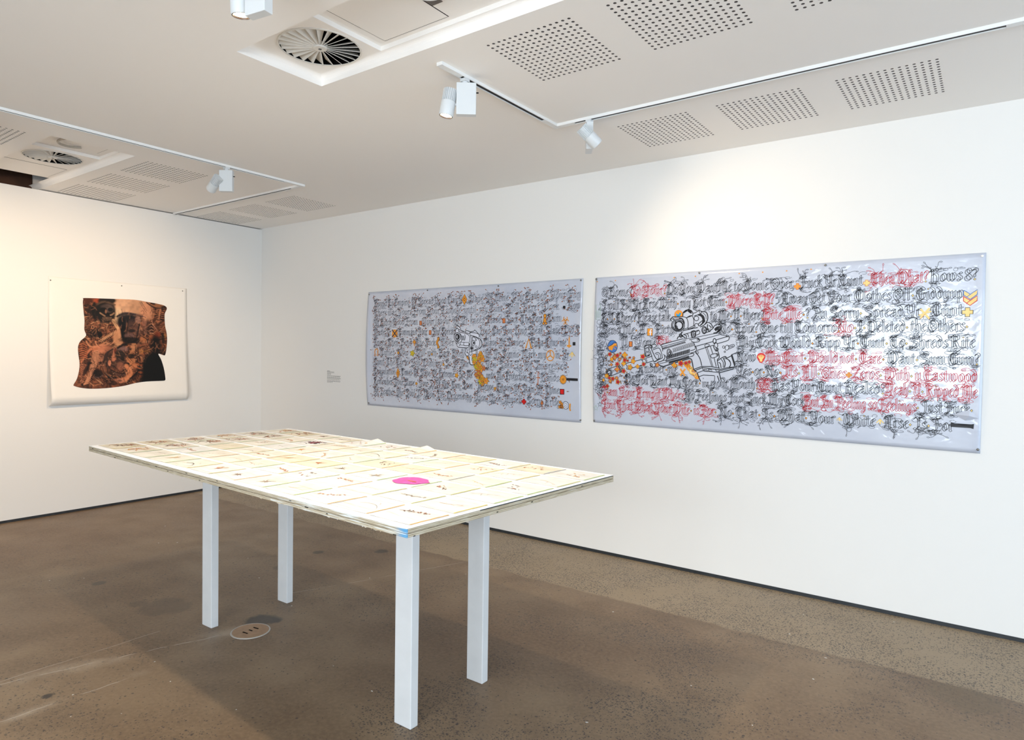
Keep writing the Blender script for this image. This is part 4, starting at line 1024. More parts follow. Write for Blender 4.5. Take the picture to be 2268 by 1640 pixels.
def arrow(ink, x, z, s):
    for sg in (-1, 1): ink.line([(x+sg*s, z-s*.45), (x, z+s*.75)], s*.30, 'ink_pale_gold', 'ornaments')
    ink.line([(x, z+s*.6), (x, z-s*.75)], s*.42, 'ink_pale_gold', 'ornaments')
    ink.line([(x-s*1.1, z-s*.5), (x, z+s*.95), (x+s*1.1, z-s*.5)], .002, 'ink_black', 'ornaments')
INK.part('gold_broad_arrow'); x, z = at1(1269, 786); arrow(INK, x, z, .026)
INK.part('gold_cog'); x, z = at1(1249, 841)
INK.shape([(x+(.034 if k % 2 == 0 else .026)*math.cos(2*math.pi*k/28), z+(.040 if k % 2 == 0 else .031)*math.sin(2*math.pi*k/28)) for k in range(28)], 'ink_gold', .003); INK.line(ell(x, z, .006, .007, 8), .003, closed=True)
INK.part('black_bar'); x, z = at1(1270, 841); INK.fill([(x-.056, z-.010), (x+.050, z-.010), (x+.050, z+.010), (x-.056, z+.010)], 'ink_black')
INK.part('red_square'); x, z = at1(1246.5, 868); INK.shape([(x-.018, z-.020), (x+.018, z-.020), (x+.018, z+.020), (x-.018, z+.020)], 'ink_signal_red', .006)
INK.part('red_cross'); x, z = at1(1162, 890); cross(INK, x, z, .022, .010, 'ink_signal_red', lw=.003)
INK.part('gold_ring_emblem'); x, z = at1(1253, 897)
for k in range(7): flower(INK, x+r.uniform(-.055, -.022), z+r.uniform(-.02, .03), .016, 'ink_gold', 'ink_rust', r, 'ornaments')
INK.shape(ell(x+.006, z-.004, .026, .030), 'ink_white', .004); INK.line(ell(x+.006, z-.004, .014, .017, 16), .003, closed=True); INK.fill(ell(x+.006, z-.004, .006, .008, 10), 'ink_black'); INK.line([(x+.045, z+.012), (x+.042, z-.03), (x+.05, z-.045)], .012, 'ink_gold', 'ornaments')
INK.part('rust_dagger'); x, z = at1(1194, 839); INK.line([(x, z+.05), (x, z-.05)], .006, 'ink_rust', 'ornaments'); INK.line([(x-.018, z+.008), (x+.018, z+.008)], .006, 'ink_rust', 'ornaments')
INK.part('gold_figure'); x, z = at1(1208.5, 708); INK.shape(ell(x, z+.028, .013, .016, 14), 'ink_gold', .003); INK.shape([(x-.010, z+.012), (x+.010, z+.012), (x+.016, z-.024), (x-.016, z-.024)], 'ink_gold', .003)
for dx in (-.012, .012): INK.shape(ell(x+dx, z-.032, .010, .010, 10), 'ink_gold', .003)
INK.part('gold_coil'); x, z = at1(971, 760); INK.shape([(x+.012*math.sin(3.1*t)+sg*.010, z+.05*math.cos(t)) for sg, ts in ((1, [k*.3 for k in range(11)]), (-1, [k*.3 for k in range(10, -1, -1)])) for t in ts], 'ink_gold', .003)
INK.part('gold_cross'); x, z = at1(919, 758); cross(INK, x, z, .020, .008, 'ink_gold'); INK.line([(x, z), (x, z-.036)], .010, 'ink_gold', 'ornaments')
INK.part('gold_lozenge'); x, z = at1(883, 827); INK.shape(diamond(x, z, .024, .052), 'ink_gold', .003); INK.line(ell(x, z, .008, .012, 8), .003, closed=True)
for px, py, rr in ((915, 783, .032), (884, 782, .016), (984, 808, .014), (1013, 832, .024), (924, 850, .016), (1098, 861, .016), (958, 785, .012)):
    x, z = at1(px, py); flower(INK, x, z, rr, 'ink_gold' if py != 783 else 'ink_yellow', 'ink_yellow', r, 'ornaments')
INK.part('rust_spade'); x, z = at1(1202, 892); INK.shape([(x-.014, z-.012), (x, z+.022), (x+.014, z-.012), (x+.004, z-.014), (x+.004, z-.026), (x-.004, z-.026), (x-.004, z-.014)], 'ink_rust', .003)
# pistol drawing
sc = 9.647; pq = lambda x, y: W_(990+x/sc, 700+y/sc)
GL = 'pistol_drawing'
body = [(215,205),(300,265),(310,295),(395,345),(440,318),(520,350),(610,320),(690,385),(706,430),(765,560),(765,640),(720,690),(700,800),(640,830),(640,1030),(520,1045),(490,870),(430,855),(405,790),(405,690),(265,675),(215,630),(200,540),(170,450),(190,355),(215,275)]
INK.fill([pq(*p) for p in body], 'ink_white', GL, .0021)
INK.fill([pq(*p) for p in [(640,830),(560,850),(500,870),(520,1040),(600,1045),(660,1000),(660,860)]], 'ink_white', GL, .0021)
def gl(pts, w=.0055, closed=False, smooth=True): INK_L(cr([pq(*p) for p in pts], 4) if smooth and len(pts) > 2 else [pq(*p) for p in pts], w, closed)
def INK_L(P, w, closed): INK.line([(p[0], p[1]) for p in P], w*1.0, 'ink_black', GL, closed)
def gfill(pts, m='ink_black'): INK.fill([pq(*p) for p in pts], m, GL, .0024)
def gell(cx, cy, rx, ry, w=.005, fillm=None, rot=0):
    P = ell(cx, cy, rx, ry, 26, rot)
    if fillm: gfill(P, fillm)
    INK_L([pq(*p) for p in P], w, True)
gell(238, 450, 70, 88, .007); gell(238, 450, 47, 60, .005, 'ink_black')
for dx in (-18, 0, 18): gl([(228+dx, 415), (224+dx, 450), (228+dx, 485)], .003) if False else INK.line([pq(228+dx, 418), pq(222+dx, 450), pq(228+dx, 484)], .004, 'ink_white', GL)
gell(245, 565, 32, 36); gell(245, 565, 12, 13, .003, 'ink_black')
gl([(222, 280), (215, 215), (230, 195), (265, 225), (302, 268), (300, 292)]); gl([(243, 275), (240, 205)], .004); gl([(185, 362), (202, 340), (203, 290), (255, 275), (262, 325), (300, 362)])
gl([(265, 290), (320, 310), (385, 342)]); gl([(270, 320), (380, 345)], .004); gl([(395, 345), (440, 318), (500, 338), (515, 355), (480, 378), (395, 350)]); gl([(300, 355), (400, 372), (490, 415)]); gl([(515, 345), (590, 330), (610, 300)])
gl([(510, 355), (590, 362), (650, 372), (692, 392), (706, 425), (700, 460)]); gl([(512, 415), (575, 430), (660, 460)]); gl([(510, 360), (508, 410)]); gl([(690, 385), (610, 300)], .004)
gl([(575, 440), (660, 465), (725, 495), (762, 560), (765, 630), (725, 690), (640, 735), (545, 760)], .006); gl([(660, 465), (710, 530), (715, 610), (680, 690), (600, 730)]); gl([(715, 480), (745, 560), (740, 640), (700, 700)], .004)
gl([(300, 380), (320, 420), (330, 520), (310, 560)]); gl([(395, 395), (408, 450), (395, 530)]); gl([(490, 420), (505, 480), (495, 570)]); gl([(520, 420), (540, 500), (525, 575)], .006); gl([(560, 440), (565, 520), (545, 575)])
for dx in (0, 14, 28, 42): gl([(332+dx, 425), (345+dx, 470), (338+dx, 525)], .004)
gl([(300, 560), (370, 565), (480, 570)], .004); gl([(380, 565), (380, 630), (480, 632), (482, 572)]); gl([(290, 625), (380, 630)], .004); gl([(265, 670), (350, 678), (460, 682), (485, 640), (500, 590)], .006); gl([(270, 640), (300, 610), (300, 560)]); gl([(215, 600), (240, 650), (265, 672)]); gl([(205, 540), (215, 600)])
gell(585, 580, 36, 52); gell(592, 580, 16, 26, .003, 'ink_black'); gell(555, 690, 30, 46); gell(556, 692, 15, 24, .003, 'ink_black'); gell(640, 660, 24, 18, .004); gl([(565, 450), (610, 470), (640, 520), (620, 540)], .004); gell(640, 500, 16, 28, .003)
gl([(510, 580), (505, 660), (500, 740)], .006); gl([(545, 580), (540, 660), (535, 760)]); gl([(500, 690), (535, 690)], .004); gl([(500, 770), (550, 775), (545, 830), (505, 840), (500, 775)], .005)
gl([(405, 690), (412, 740), (402, 800), (430, 852), (480, 850), (470, 790), (440, 790), (450, 740), (430, 690)], .006); gl([(470, 690), (485, 740), (500, 790)], .004)
gl([(490, 865), (495, 940), (502, 1010), (530, 1045), (600, 1046), (640, 1030)], .007); gl([(560, 855), (552, 940), (575, 1010), (610, 1030)]); gl([(560, 850), (600, 820), (640, 830)]); gl([(640, 735), (645, 830), (655, 880)], .006); gl([(665, 735), (670, 830)], .005)
INK.shape([pq(*p) for p in [(430, 870), (470, 860), (485, 950), (455, 920)]], 'ink_gold', .003, layer=GL)
fr = random.Random(8)
for px, py, rr in ((600, 870, .030), (610, 940, .034), (600, 1000, .024), (735, 800, .022), (740, 860, .036), (770, 920, .034), (700, 900, .026), (680, 1000, .024), (640, 1080, .030), (700, 1060, .036), (740, 1130, .034), (680, 1130, .034), (800, 1125, .024), (690, 1230, .036), (640, 1260, .026), (730, 1270, .030), (680, 1300, .028), (760, 1320, .030), (740, 1400, .034), (780, 1370, .026), (845, 1390, .034), (770, 1450, .022)):
    x, z = pq(px, py); flower(INK, x, z, rr, fr.choice(['ink_gold', 'ink_gold', 'ink_rust', 'ink_yellow']), fr.choice(['ink_yellow', 'ink_rust']), fr, GL, fr.choice((5, 6)))
fin(INK, BT, BASE, {'lettering': 'blackletter_text', 'ornaments': 'gold_emblems', GL: 'pistol_drawing'})
B1 = (X0, X1, Z0, Z1, SF)

# ---- rifle banner
X0, X1, Z0, Z1 = 4.338, 6.745, 0.992, 2.091
BT2, INK, BASE, SF = make_banner('rifle_banner', 'pale blue drafting film banner with a black rifle drawing and red and black blackletter lines', X0, X1, Z0, Z1, 11, .010)
r = random.Random(6)
rows2 = [1.944, 1.847, 1.751, 1.664, 1.571, 1.477, 1.383, 1.296, 1.202, 1.103]
LIM2 = (X0+.03, X1-.02, Z0+.05, Z1-.035)
K, RD = 'ink_black', 'ink_red'
T2 = [
 [("@Home?", 1334, 1402, K), ("In Your?", 1398, 1478, RD), ("Do You Want", 1478, 1592, K), ("Me to Come Over", 1590, 1758, K), ("Fuck Yr Cunt", 1772, 1912, K), ("Then What?", 1930, 2056, RD), ("Hows", 2058, 2132, K), ("8?", 2137, 2166, K)],
 [("I will Fill Yr Arse With. my Hot Cum.", 1335, 1612, K), ("Where R U?", 1612, 1716, RD), ("5 Away Get Your", 1718, 1886, K), ("Clothes Off. Giddyup", 1892, 2135, K)],
 [("R.U. There? Please talk", 1333, 1486, K), ("to Me. U. there?", 1574, 1694, K), ("Bite Me.", 1690, 1784, RD), ("? Im Sorry. Spread Yr", 1785, 2040, K), ("Cunt", 2060, 2134, K)],
 [("Send Me. A", 1333, 1432, K), ("Pictur", 1452, 1502, K), ("No. Epix? One till Tomorro?", 1592, 1864, K), ("No.", 1852, 1898, RD), ("I. Deleted. the Others.", 1897, 2145, K)],
 [("U", 1376, 1392, K), ("Y", 1404, 1424, K), ("ome?", 1424, 1462, K), ("Ok", 1455, 1488, RD), ("My Cock Would. Ripp Yr.", 1636, 1904, K), ("Cunt. To. Shreds Rite", 1905, 2160, K)],
 [("Now", 1630, 1676, K), ("My Cunt. Would not. Care.", 1697, 1960, RD), ("Want. Sum Cum?", 1964, 2170, K)],
 [("Answer.me", 1414, 1502, K), ("Yes.or.No.", 1630, 1732, K), ("Its. All. Ones", 1735, 1876, RD), ("Zeros. With. u Eastwood", 1888, 2165, RD)],
 [("Do You Want My Cock. in Your Mouth?", 1385, 1682, K), ("OK", 1678, 1710, RD), ("Has Your Cunt Healed?", 1708, 1962, K), ("Yeah. U. Ripped Me", 1962, 2165, RD)],
 [("I.am Your Armpit Whore", 1335, 1518, RD), ("No Feelings Just Suck My Cock", 1515, 1784, K), ("But Im Feeling so Feelings.", 1782, 2036, RD), ("Just Fuck.", 2040, 2155, K)],
 [("Isnt That What Your Wife. is For.", 1335, 1588, RD), ("No. That. Is. What. Your", 1592, 1850, K), ("White", 1866, 1940, K), ("Arse. Is. For", 1957, 2112, K)],
]
for i, (zb, segs) in enumerate(zip(rows2, T2)):
    for s, a, c, m in segs: INK.part('red_blackletter_phrase' if m == RD else 'blackletter_phrase'); text(INK, s, wx(a, zb), wx(c, zb), zb, .0455, m, .0026, r, i == 0, i == 9, None, 'ink_gold' if wx(a, zb) < 5.6 else 'ink_pale_gold', LIM2)
# column of scribbled loops down the left edge
INK.part('scribbled_loop_phrase')
for k in range(110):
    x = X0+.055+r.gauss(0, .016); z = 1.22+.55*r.random()
    INK.line(ell(x, z, r.uniform(.008, .022), r.uniform(.008, .018), 16, r.uniform(0, 3), r.uniform(0, 120), r.uniform(240, 400)), .002, r.choice(['ink_black', 'ink_grey']))
for k in range(46): vine(INK, r, X0+.07+r.gauss(0, .03), r.uniform(1.25, 1.62), r.uniform(0, 6.28), r.uniform(.04, .10), r.uniform(3, 6), 'ink_grey', .002, .9, None, 0, LIM2)
def star(ink, x, z, R_, m):
    ink.line([(x+(R_ if k % 2 == 0 else R_*.42)*math.cos(math.pi/2+k*math.pi/5), z+(R_ if k % 2 == 0 else R_*.42)*math.sin(math.pi/2+k*math.pi/5)) for k in range(10)], .0026, m, 'lettering', True)
for px, py, rr in ((1329, 873, .020), (1331, 881, .016), (1330, 896, .020), (1320, 904, .022)):
    INK.part('star'); x, z = W_(px, py); star(INK, max(x, X0+.022), z, rr, 'ink_black' if py < 900 else 'ink_green')
INK.part('pale_green_stamp'); x, z = W_(1326.5, 692); INK.line([(x-.018, z-.055), (x+.018, z-.055), (x+.018, z+.055), (x-.018, z+.055)], .003, 'ink_green', 'ornaments', True)
for k in range(5): INK.line([(x-.010+.005*k, z-.045), (x-.010+.005*k, z+r.uniform(.0, .045))], .0014, 'ink_green', 'ornaments')
# gold crosses, shell, chevrons, arrows, black bar
for px, py, s in ((1767, 635, .019), (1920, 627.5, .018), (2143, 692, .025), (1881, 831, .016)):
    INK.part('gold_plus'); x, z = W_(px, py); cross(INK, x, z, s, s*.42, 'ink_gold' if px < 1800 or px == 1881 else 'ink_pale_gold', lw=.003, lm='ink_rust' if px != 2143 else 'ink_black')
INK.part('gold_x'); x, z = W_(1513, 825)
for sg in (-1, 1): INK.line([(x-.017, z-.024*sg), (x+.017, z+.024*sg)], .011, 'ink_gold', 'ornaments')
INK.part('gold_double_cross'); x, z = W_(2049, 695)
for sg in (-1, 1): INK.line([(x-.022, z-.026*sg), (x+.022, z+.030*sg)], .011, 'ink_pale_gold', 'ornaments'); INK.line([(x-.022, z-.026*sg-.006), (x+.022, z+.030*sg-.006)], .002, 'ink_rust', 'ornaments')
INK.line([(x-.03, z-.010), (x+.03, z+.012)], .008, 'ink_pale_gold', 'ornaments')
for dz, lm in ((0, 'ink_blue'), (-.034, 'ink_signal_red')):
    INK.part('chevron_badge')
    x, z = W_(2149.5, 650); z += dz; h_ = .030
    INK.shape([(x-.031, z+.018), (x, z-.006), (x+.031, z+.018), (x+.031, z-.008), (x, z-.034), (x-.031, z-.008)], 'ink_pale_gold', .004, lm)
    INK.line([(x-.016, z-.020), (x+.010, z+.002)], .0035, lm, 'ornaments')
INK.part('scallop_shell'); x, z = W_(1687, 793); P = [(x+.027*math.cos(math.radians(a))*(1 if a % 24 else .96), z+.006+.026*math.sin(math.radians(a))) for a in range(-30, 211, 12)]+[(x-.014, z-.022), (x-.008, z-.032), (x+.008, z-.032), (x+.014, z-.022)]
INK.fill(P, 'ink_signal_red', 'ornaments', .0019)
for a in range(20, 161, 20): INK.line([(x+.003*math.cos(math.radians(a)), z-.018), (x+.021*math.cos(math.radians(a)), z+.004+.017*math.sin(math.radians(a)))], .0036, 'ink_pale_gold', 'shell_rays')
INK.fill(ell(x, z-.018, .009, .008, 12), 'ink_pale_gold', 'shell_rays', .0026)
INK.part('gold_broad_arrow'); x, z = W_(1860, 929); arrow(INK, x, z, .014); INK.part('gold_broad_arrow'); x, z = W_(1950, 934); arrow(INK, x, z, .018)
INK.part('black_bar'); x, z = W_(2133, 943.5); INK.fill([(x-.056, z+.016), (x-.050, z+.011), (x+.046, z+.011), (x+.050, z+.014), (x+.048, z-.014), (x+.046, z-.010), (x-.050, z-.010), (x-.058, z-.010)], 'ink_black')
for px, py in ((1324, 624.5), (1364, 622), (1494, 615.5), (1541, 612.5), (1638, 606.5), (1690, 603.5), (1743, 600.5), (1797, 597)):
    INK.part('gold_fleck'); x, z = W_(px, py); INK.fill(diamond(x, z, .006, .005), 'ink_gold')
# f emblem, small square, blue snail-like disc, bird disc
INK.part('gold_letter_badge'); x, z = W_(1440.5, 736); INK.fill([(x-.020, z-.026), (x+.020, z-.026), (x+.020, z+.026), (x-.020, z+.026)], 'ink_gold'); INK.line([(x-.020, z-.026), (x+.020, z-.026), (x+.020, z+.026), (x-.020, z+.026)], .0025, 'ink_grey', 'ornaments', True)
INK.line([(x+.014, z+.017), (x+.006, z+.017), (x+.004, z+.010), (x+.004, z-.026)], .008, 'ink_white', 'shell_rays'); INK.line([(x-.006, z-.001), (x+.014, z-.001)], .007, 'ink_white', 'shell_rays')
INK.part('rust_square'); x, z = W_(1398, 762.5); INK.shape([(x-.013, z-.019), (x+.013, z-.019), (x+.013, z+.019), (x-.013, z+.019)], 'ink_rust', .004, 'ink_grey'); INK.line([(x-.006, z+.008), (x+.006, z+.006), (x-.004, z-.008), (x+.006, z-.01)], .004, 'ink_gold', 'shell_rays')
INK.part('blue_disc'); x, z = W_(1358, 768); INK.shape(ell(x, z, .040, .046), 'ink_blue', .003)
INK.fill([(x-.037, z-.004), (x-.020, z+.006), (x-.004, z+.010), (x+.014, z+.024), (x+.032, z+.024), (x+.036, z+.006), (x+.026, z+.010), (x+.012, z+.004), (x+.006, z-.010), (x-.004, z-.032), (x-.014, z-.024), (x-.026, z-.026)], 'ink_gold', 'shell_rays', .0026)
INK.line(cr([(x-.038, z-.002), (x-.01, z+.01), (x+.012, z+.028), (x+.034, z+.026)]), .003, 'ink_black', 'shell_rays')
INK.line(cr([(x+.036, z-.004), (x+.024, z+.006), (x+.014, z-.002), (x+.018, z-.016), (x+.030, z-.018)]), .004, 'ink_gold', 'shell_rays')
INK.part('bird_badge'); x, z = W_(1504, 697); INK.shape(ell(x, z, .030, .030), 'ink_gold', .002, 'ink_rust')
INK.part('bird_mark'); INK.fill([(x-.018, z+.008), (x-.006, z+.000), (x+.002, z+.002), (x+.006, z+.012), (x+.016, z+.010), (x+.019, z+.006), (x+.014, z-.004), (x+.006, z-.016), (x-.006, z-.019), (x-.016, z-.016), (x-.010, z-.012), (x-.018, z-.002)], 'ink_sky', 'shell_rays', .0026)
# rifle drawing (pixel frame of a 7.81x crop whose origin is 1470,670)
GL = 'rifle_drawing'; sc = 7.81; pq = lambda x, y: W_(1470+x/sc, 670+y/sc)
m1 = lambda *P: [(x-1093, y) for x, y in P]
paper = [m1((130, 1140), (330, 1090), (720, 990), (900, 930), (790, 935), (770, 770), (840, 740), (940, 725), (975, 745), (1040, 740), (1093, 715)), [(340, 630), (240, 640), (260, 590), (300, 570), (290, 510), (150, 400), (130, 290), (160, 250), (340, 235), (345, 180), (430, 130), (490, 160), (620, 150), (740, 170), (775, 250), (760, 340), (830, 380), (870, 440), (990, 415), (1005, 470), (900, 540), (1140, 600), (1230, 730), (1290, 865), (1180, 910), (1240, 1110), (960, 1190), (1000, 1360), (650, 1370), (590, 1250), (530, 1180), (500, 1010), (450, 970)], m1((1200, 1080), (1080, 1110), (985, 1030), (740, 1085), (390, 1190), (190, 1270), (110, 1215))]
def tri_fill(loop):
    bm = bmesh.new(); vs = [bm.verts.new((p[0], p[1], 0)) for p in loop]; bm.faces.new(vs); bmesh.ops.triangulate(bm, faces=bm.faces[:])
    F = [[v.index for v in f.verts] for f in bm.faces]; bm.verts.index_update(); F = [[v.index for v in f.verts] for f in bm.faces]; bm.free(); return F
loop = [pq(*p) for part in paper for p in part]
# fine grid so the blank rifle body follows the film
def inside(x, z, poly):
    c = False; n = len(poly)
    for i in range(n):
        (x1, z1), (x2, z2) = poly[i], poly[(i+1) % n]
        if (z1 > z) != (z2 > z) and x < (x2-x1)*(z-z1)/(z2-z1)+x1: c = not c
    return c
gx0, gx1 = min(p[0] for p in loop), max(p[0] for p in loop); gz0, gz1 = min(p[1] for p in loop), max(p[1] for p in loop); st = .0085
mbp = INK._mb('drafting_film', GL); xx = gx0
while xx < gx1:
    zz = gz0
    while zz < gz1:
        if inside(xx+st/2, zz+st/2, loop): mbp.quad(SF(xx, zz, .0021), SF(xx+st, zz, .0021), SF(xx+st, zz+st, .0021), SF(xx, zz+st, .0021))
        zz += st
    xx += st
OFF = .0026
def rl(pts, w=.0046, closed=False, smooth=True, m='ink_black'):
    P = [pq(*p) for p in pts]; P = cr(P, 4) if smooth and len(P) > 2 else P
    s_ = INK.surf; INK.surf = lambda x, z, o=0: s_(x, z, .0028); INK.line(P, w*.95, m, GL, closed); INK.surf = s_
def rell(cx, cy, rx, ry, w=.0045, rot=0, fillm=None, a0=0, a1=360):
    P = ell(cx, cy, rx, ry, 26, rot, a0, a1)
    if fillm: INK.fill([pq(*p) for p in P], fillm, GL, .0027)
    rl(P, w, a1-a0 == 360, False)
# barrel
for c in ((160, 1215, 52, 62), (160, 1215, 40, 50), (160, 1215, 30, 40)): rell(c[0]-1093, c[1], c[2], c[3], .004, -.2)
rl(m1((130, 1205), (165, 1185), (195, 1195)), .004); rl(m1((140, 1235), (190, 1220)), .006)
rl(m1((140, 1155), (330, 1092)), .005); rl(m1((200, 1270), (390, 1195)), .005); rl(m1((310, 1098), (352, 1150), (345, 1205)), .006); rl(m1((335, 1090), (375, 1140), (370, 1200)), .006); rl(m1((375, 1085), (395, 1120), (392, 1180)), .004)
rl(m1((380, 1080), (440, 1060), (720, 990)), .005); rl(m1((470, 1160), (745, 1080)), .005); rl(m1((440, 1060), (470, 1110), (455, 1160)), .005); rl(m1((715, 990), (740, 1030), (735, 1085)), .005)
rl(m1((725, 1000), (770, 978)), .005); rl(m1((750, 1068), (800, 1050)), .005); rl(m1((765, 975), (795, 1015), (790, 1058)), .005); rl(m1((785, 968), (812, 1010), (806, 1050)), .004); rl(m1((790, 968), (905, 930)), .005); rl(m1((806, 1050), (930, 1010)), .005)
# front sight and gas block
rl(m1((770, 775), (800, 750), (845, 738), (885, 740), (905, 775), (890, 805), (920, 880), (960, 960), (988, 995), (970, 1018), (925, 1030)), .006); rl(m1((770, 775), (772, 840), (790, 935), (860, 905)), .006); rl(m1((770, 800), (840, 775)), .004); rl(m1((840, 740), (850, 810), (880, 880), (900, 960), (930, 1020)), .005)
rell(825-1093, 892, 40, 40, .004); rell(825-1093, 892, 22, 22, .003); rell(876-1093, 768, 14, 24, .006); rl(m1((890, 742), (940, 726), (975, 745), (965, 772), (912, 796)), .005); rl(m1((790, 800), (830, 790), (835, 850), (795, 855)), .004, True)
rl(m1((912, 825), (1000, 790), (1035, 810), (1060, 870), (1080, 960)), .005); rl(m1((948, 890), (1000, 868), (1042, 905), (1040, 960), (985, 992)), .005); rl(m1((965, 905), (1000, 900), (1012, 930), (1005, 975)), .004); rl(m1((930, 1030), (1000, 1000), (1080, 960)), .006); rl(m1((990, 1040), (1080, 1010), (1120, 960), (1110, 920)), .006)
rl(m1((865, 1050), (885, 1110), (940, 1115), (960, 1075), (930, 1050)), .005); rell(885-1093, 1085, 18, 22, .005)
# handguard
rl(m1((1040, 745), (1070, 760), (1085, 850)), .005)
rl(m1((1045, 740), (1093, 720))+[(0, 720), (340, 632)], .005, smooth=False); rl([(-40, 775), (150, 722), (400, 652)], .004, smooth=False); rl([(-20, 800), (0, 790), (60, 770)], .004)
for k in range(26): x = -30+k*14.5; rl([(x, 726-k*4.0), (x+5, 738-k*4.0)], .005, smooth=False)
for k in range(22): x = -10+k*18; y = 806-k*5.4; rl([(x, y-16), (x+16, y+12)], .006, smooth=False)
for k in range(26): x = 160+k*14.6; y = 835-k*4.6; rl([(x, y-38), (x+14, y), (x+8, y+36)], .003)
for k in range(24): x = 60+k*17; y = 960-k*4.9; rl([(x+4, y-38), (x-2, y+32)], .006, smooth=False)
for k in range(17): x = 105+k*20.5; y = 1046-k*6.0; rl([(x+10, y-18), (x-6, y+18)], .0085, smooth=False)
rl([(0, 900), (40, 930), (60, 990), (0, 1010)], .004); rl([(40, 1010), (250, 960), (500, 885), (528, 905), (510, 930), (440, 950)], .005); rl([(40, 1025), (440, 925)], .004, smooth=False); rl([(-60, 1060), (80, 1030), (450, 945)], .004, smooth=False); rl([(-90, 1075), (-10, 1110), (80, 1085), (460, 970)], .007); rl([(-10, 1105), (-60, 1090), (-100, 1040)], .005); rl([(470, 840), (530, 820), (560, 790), (530, 700)], .005); rl([(540, 770), (575, 785), (560, 850), (470, 880)], .005)
rl([(70, 830), (100, 810), (140, 850), (150, 900), (110, 945), (70, 910), (70, 830)], .006); rl([(90, 840), (120, 850), (130, 890), (100, 910)], .006); rell(105, 890, 18, 24, .006)
# receiver and magazine well
rl([(340, 640), (600, 600), (920, 535)], .004, smooth=False); rl([(545, 768), (860, 680)], .005, smooth=False); rl([(920, 650), (1130, 592), (1140, 630), (1110, 665), (935, 718)], .005); rl([(620, 655), (1000, 555), (1140, 600)], .004, smooth=False); rl([(600, 640), (640, 660)], .004)
rl([(450, 650), (500, 640), (590, 620), (625, 640), (620, 680), (520, 690), (480, 660)], .005); rell(600, 645, 14, 14, .004)
rl([(580, 835), (740, 782), (870, 742)], .005, smooth=False); rl([(575, 840), (560, 870), (600, 912), (640, 985), (668, 1098)], .006); rell(595, 872, 16, 20, .004)
rl([(450, 968), (490, 990), (505, 1050), (530, 1165), (585, 1205)], .007); rl([(590, 1215), (610, 1280), (650, 1370)], .007)
rl([(735, 782), (840, 1105)], .004, smooth=False); rl([(760, 775), (862, 1110)], .004, smooth=False); rl([(720, 740), (760, 720), (800, 735), (790, 755), (730, 775), (720, 740)], .004); rl([(815, 755), (860, 892)], .005, smooth=False); rl([(880, 955), (920, 1115)], .005, smooth=False)
rell(890, 672, 26, 44, .006); rell(915, 740, 28, 46, .005, -.3); rl([(870, 740), (880, 790), (920, 850), (940, 800)], .006); rell(935, 815, 22, 20, .005)
rl([(825, 905), (920, 885), (950, 905), (935, 935), (850, 965), (825, 935), (825, 905)], .005); rell(930, 908, 12, 12, .004); rl([(940, 830), (965, 900), (970, 960), (940, 990), (945, 1060), (965, 1130)], .006)
rl([(530, 1160), (670, 1110), (830, 1112), (980, 1140), (960, 1165), (680, 1130), (540, 1185)], .006, smooth=False); rl([(670, 1105), (690, 1180)], .004); rl([(590, 1220), (690, 1185), (970, 1215)], .005, smooth=False); rl([(610, 1290), (700, 1258), (740, 1262), (890, 1270)], .005, smooth=False)
for x in (700, 780, 905): rl([(x, 1160), (x+60, 1168), (x+72, 1198), (x+14, 1192)], .005, True, False)
rl([(890, 1270), (890, 1340), (860, 1390)], .004)
# trigger group, grip, rear
rl([(945, 1010), (1000, 970), (1060, 940), (1090, 945), (1100, 965), (1175, 930)], .006); rl([(960, 1040), (990, 1060), (1005, 1140)], .006); rl([(1000, 980), (1040, 1040), (1040, 1130)], .005); rl([(1040, 962), (1075, 1050), (1060, 1130)], .007); rl([(1085, 970), (1150, 1010), (1168, 1080), (1140, 1130)], .006); rl([(1120, 985), (1170, 1060), (1150, 1130)], .004); rell(1080, 965, 16, 14, .004)
rl([(970, 1165), (1120, 1130), (1230, 1120)], .006, smooth=False); rl([(960, 1190), (1240, 1120)], .005, smooth=False); rl([(970, 1220), (1220, 1152)], .006, smooth=False); rl([(970, 1220), (1005, 1360)], .006, smooth=False); rl([(940, 1270), (970, 1360)], .006, smooth=False); rl([(1180, 910), (1240, 1105)], .008, smooth=False); rl([(1195, 905), (1250, 1090)], .004, smooth=False); rl([(1180, 910), (1290, 868), (1360, 885), (1400, 850)], .005); rl([(1290, 870), (1330, 900), (1310, 960)], .003)
rell(1048, 775, 20, 20, .004); rell(1105, 785, 32, 44, .004, .2); rl([(1120, 760), (1210, 730), (1235, 750), (1215, 775), (1135, 810)], .004); rl([(1140, 770), (1215, 750)], .003); rl([(1140, 785), (1215, 762)], .003); rell(1068, 856, 13, 13, .004)
# telescopic sight
rell(255, 400, 112, 102, .006, .3); rell(255, 402, 92, 86, .005, .3); rell(268, 404, 66, 70, .008, .3); rl([(235, 350), (225, 390), (250, 430)], .004); rl([(222, 330), (205, 390), (260, 470)], .009)
rl([(125, 290), (160, 255), (190, 250), (320, 248)], .006, smooth=False); rl([(125, 290), (145, 330)], .006); rl([(160, 262), (210, 320)], .004); rl([(140, 285), (190, 300)], .005); rl([(185, 270), (300, 268)], .004)
rl([(270, 275), (330, 290), (360, 350), (355, 380)], .010); rl([(310, 248), (400, 270), (430, 360), (425, 455)], .005); rl([(340, 470), (425, 445)], .005)
rl([(340, 245), (345, 180), (385, 145), (435, 128), (490, 150), (515, 210), (480, 240), (400, 268)], .006)
for k in range(6): rl([(352+k*3, 190-k*7), (400, 160-k*5), (450, 135+k*8), (490, 165+k*6)], .004)
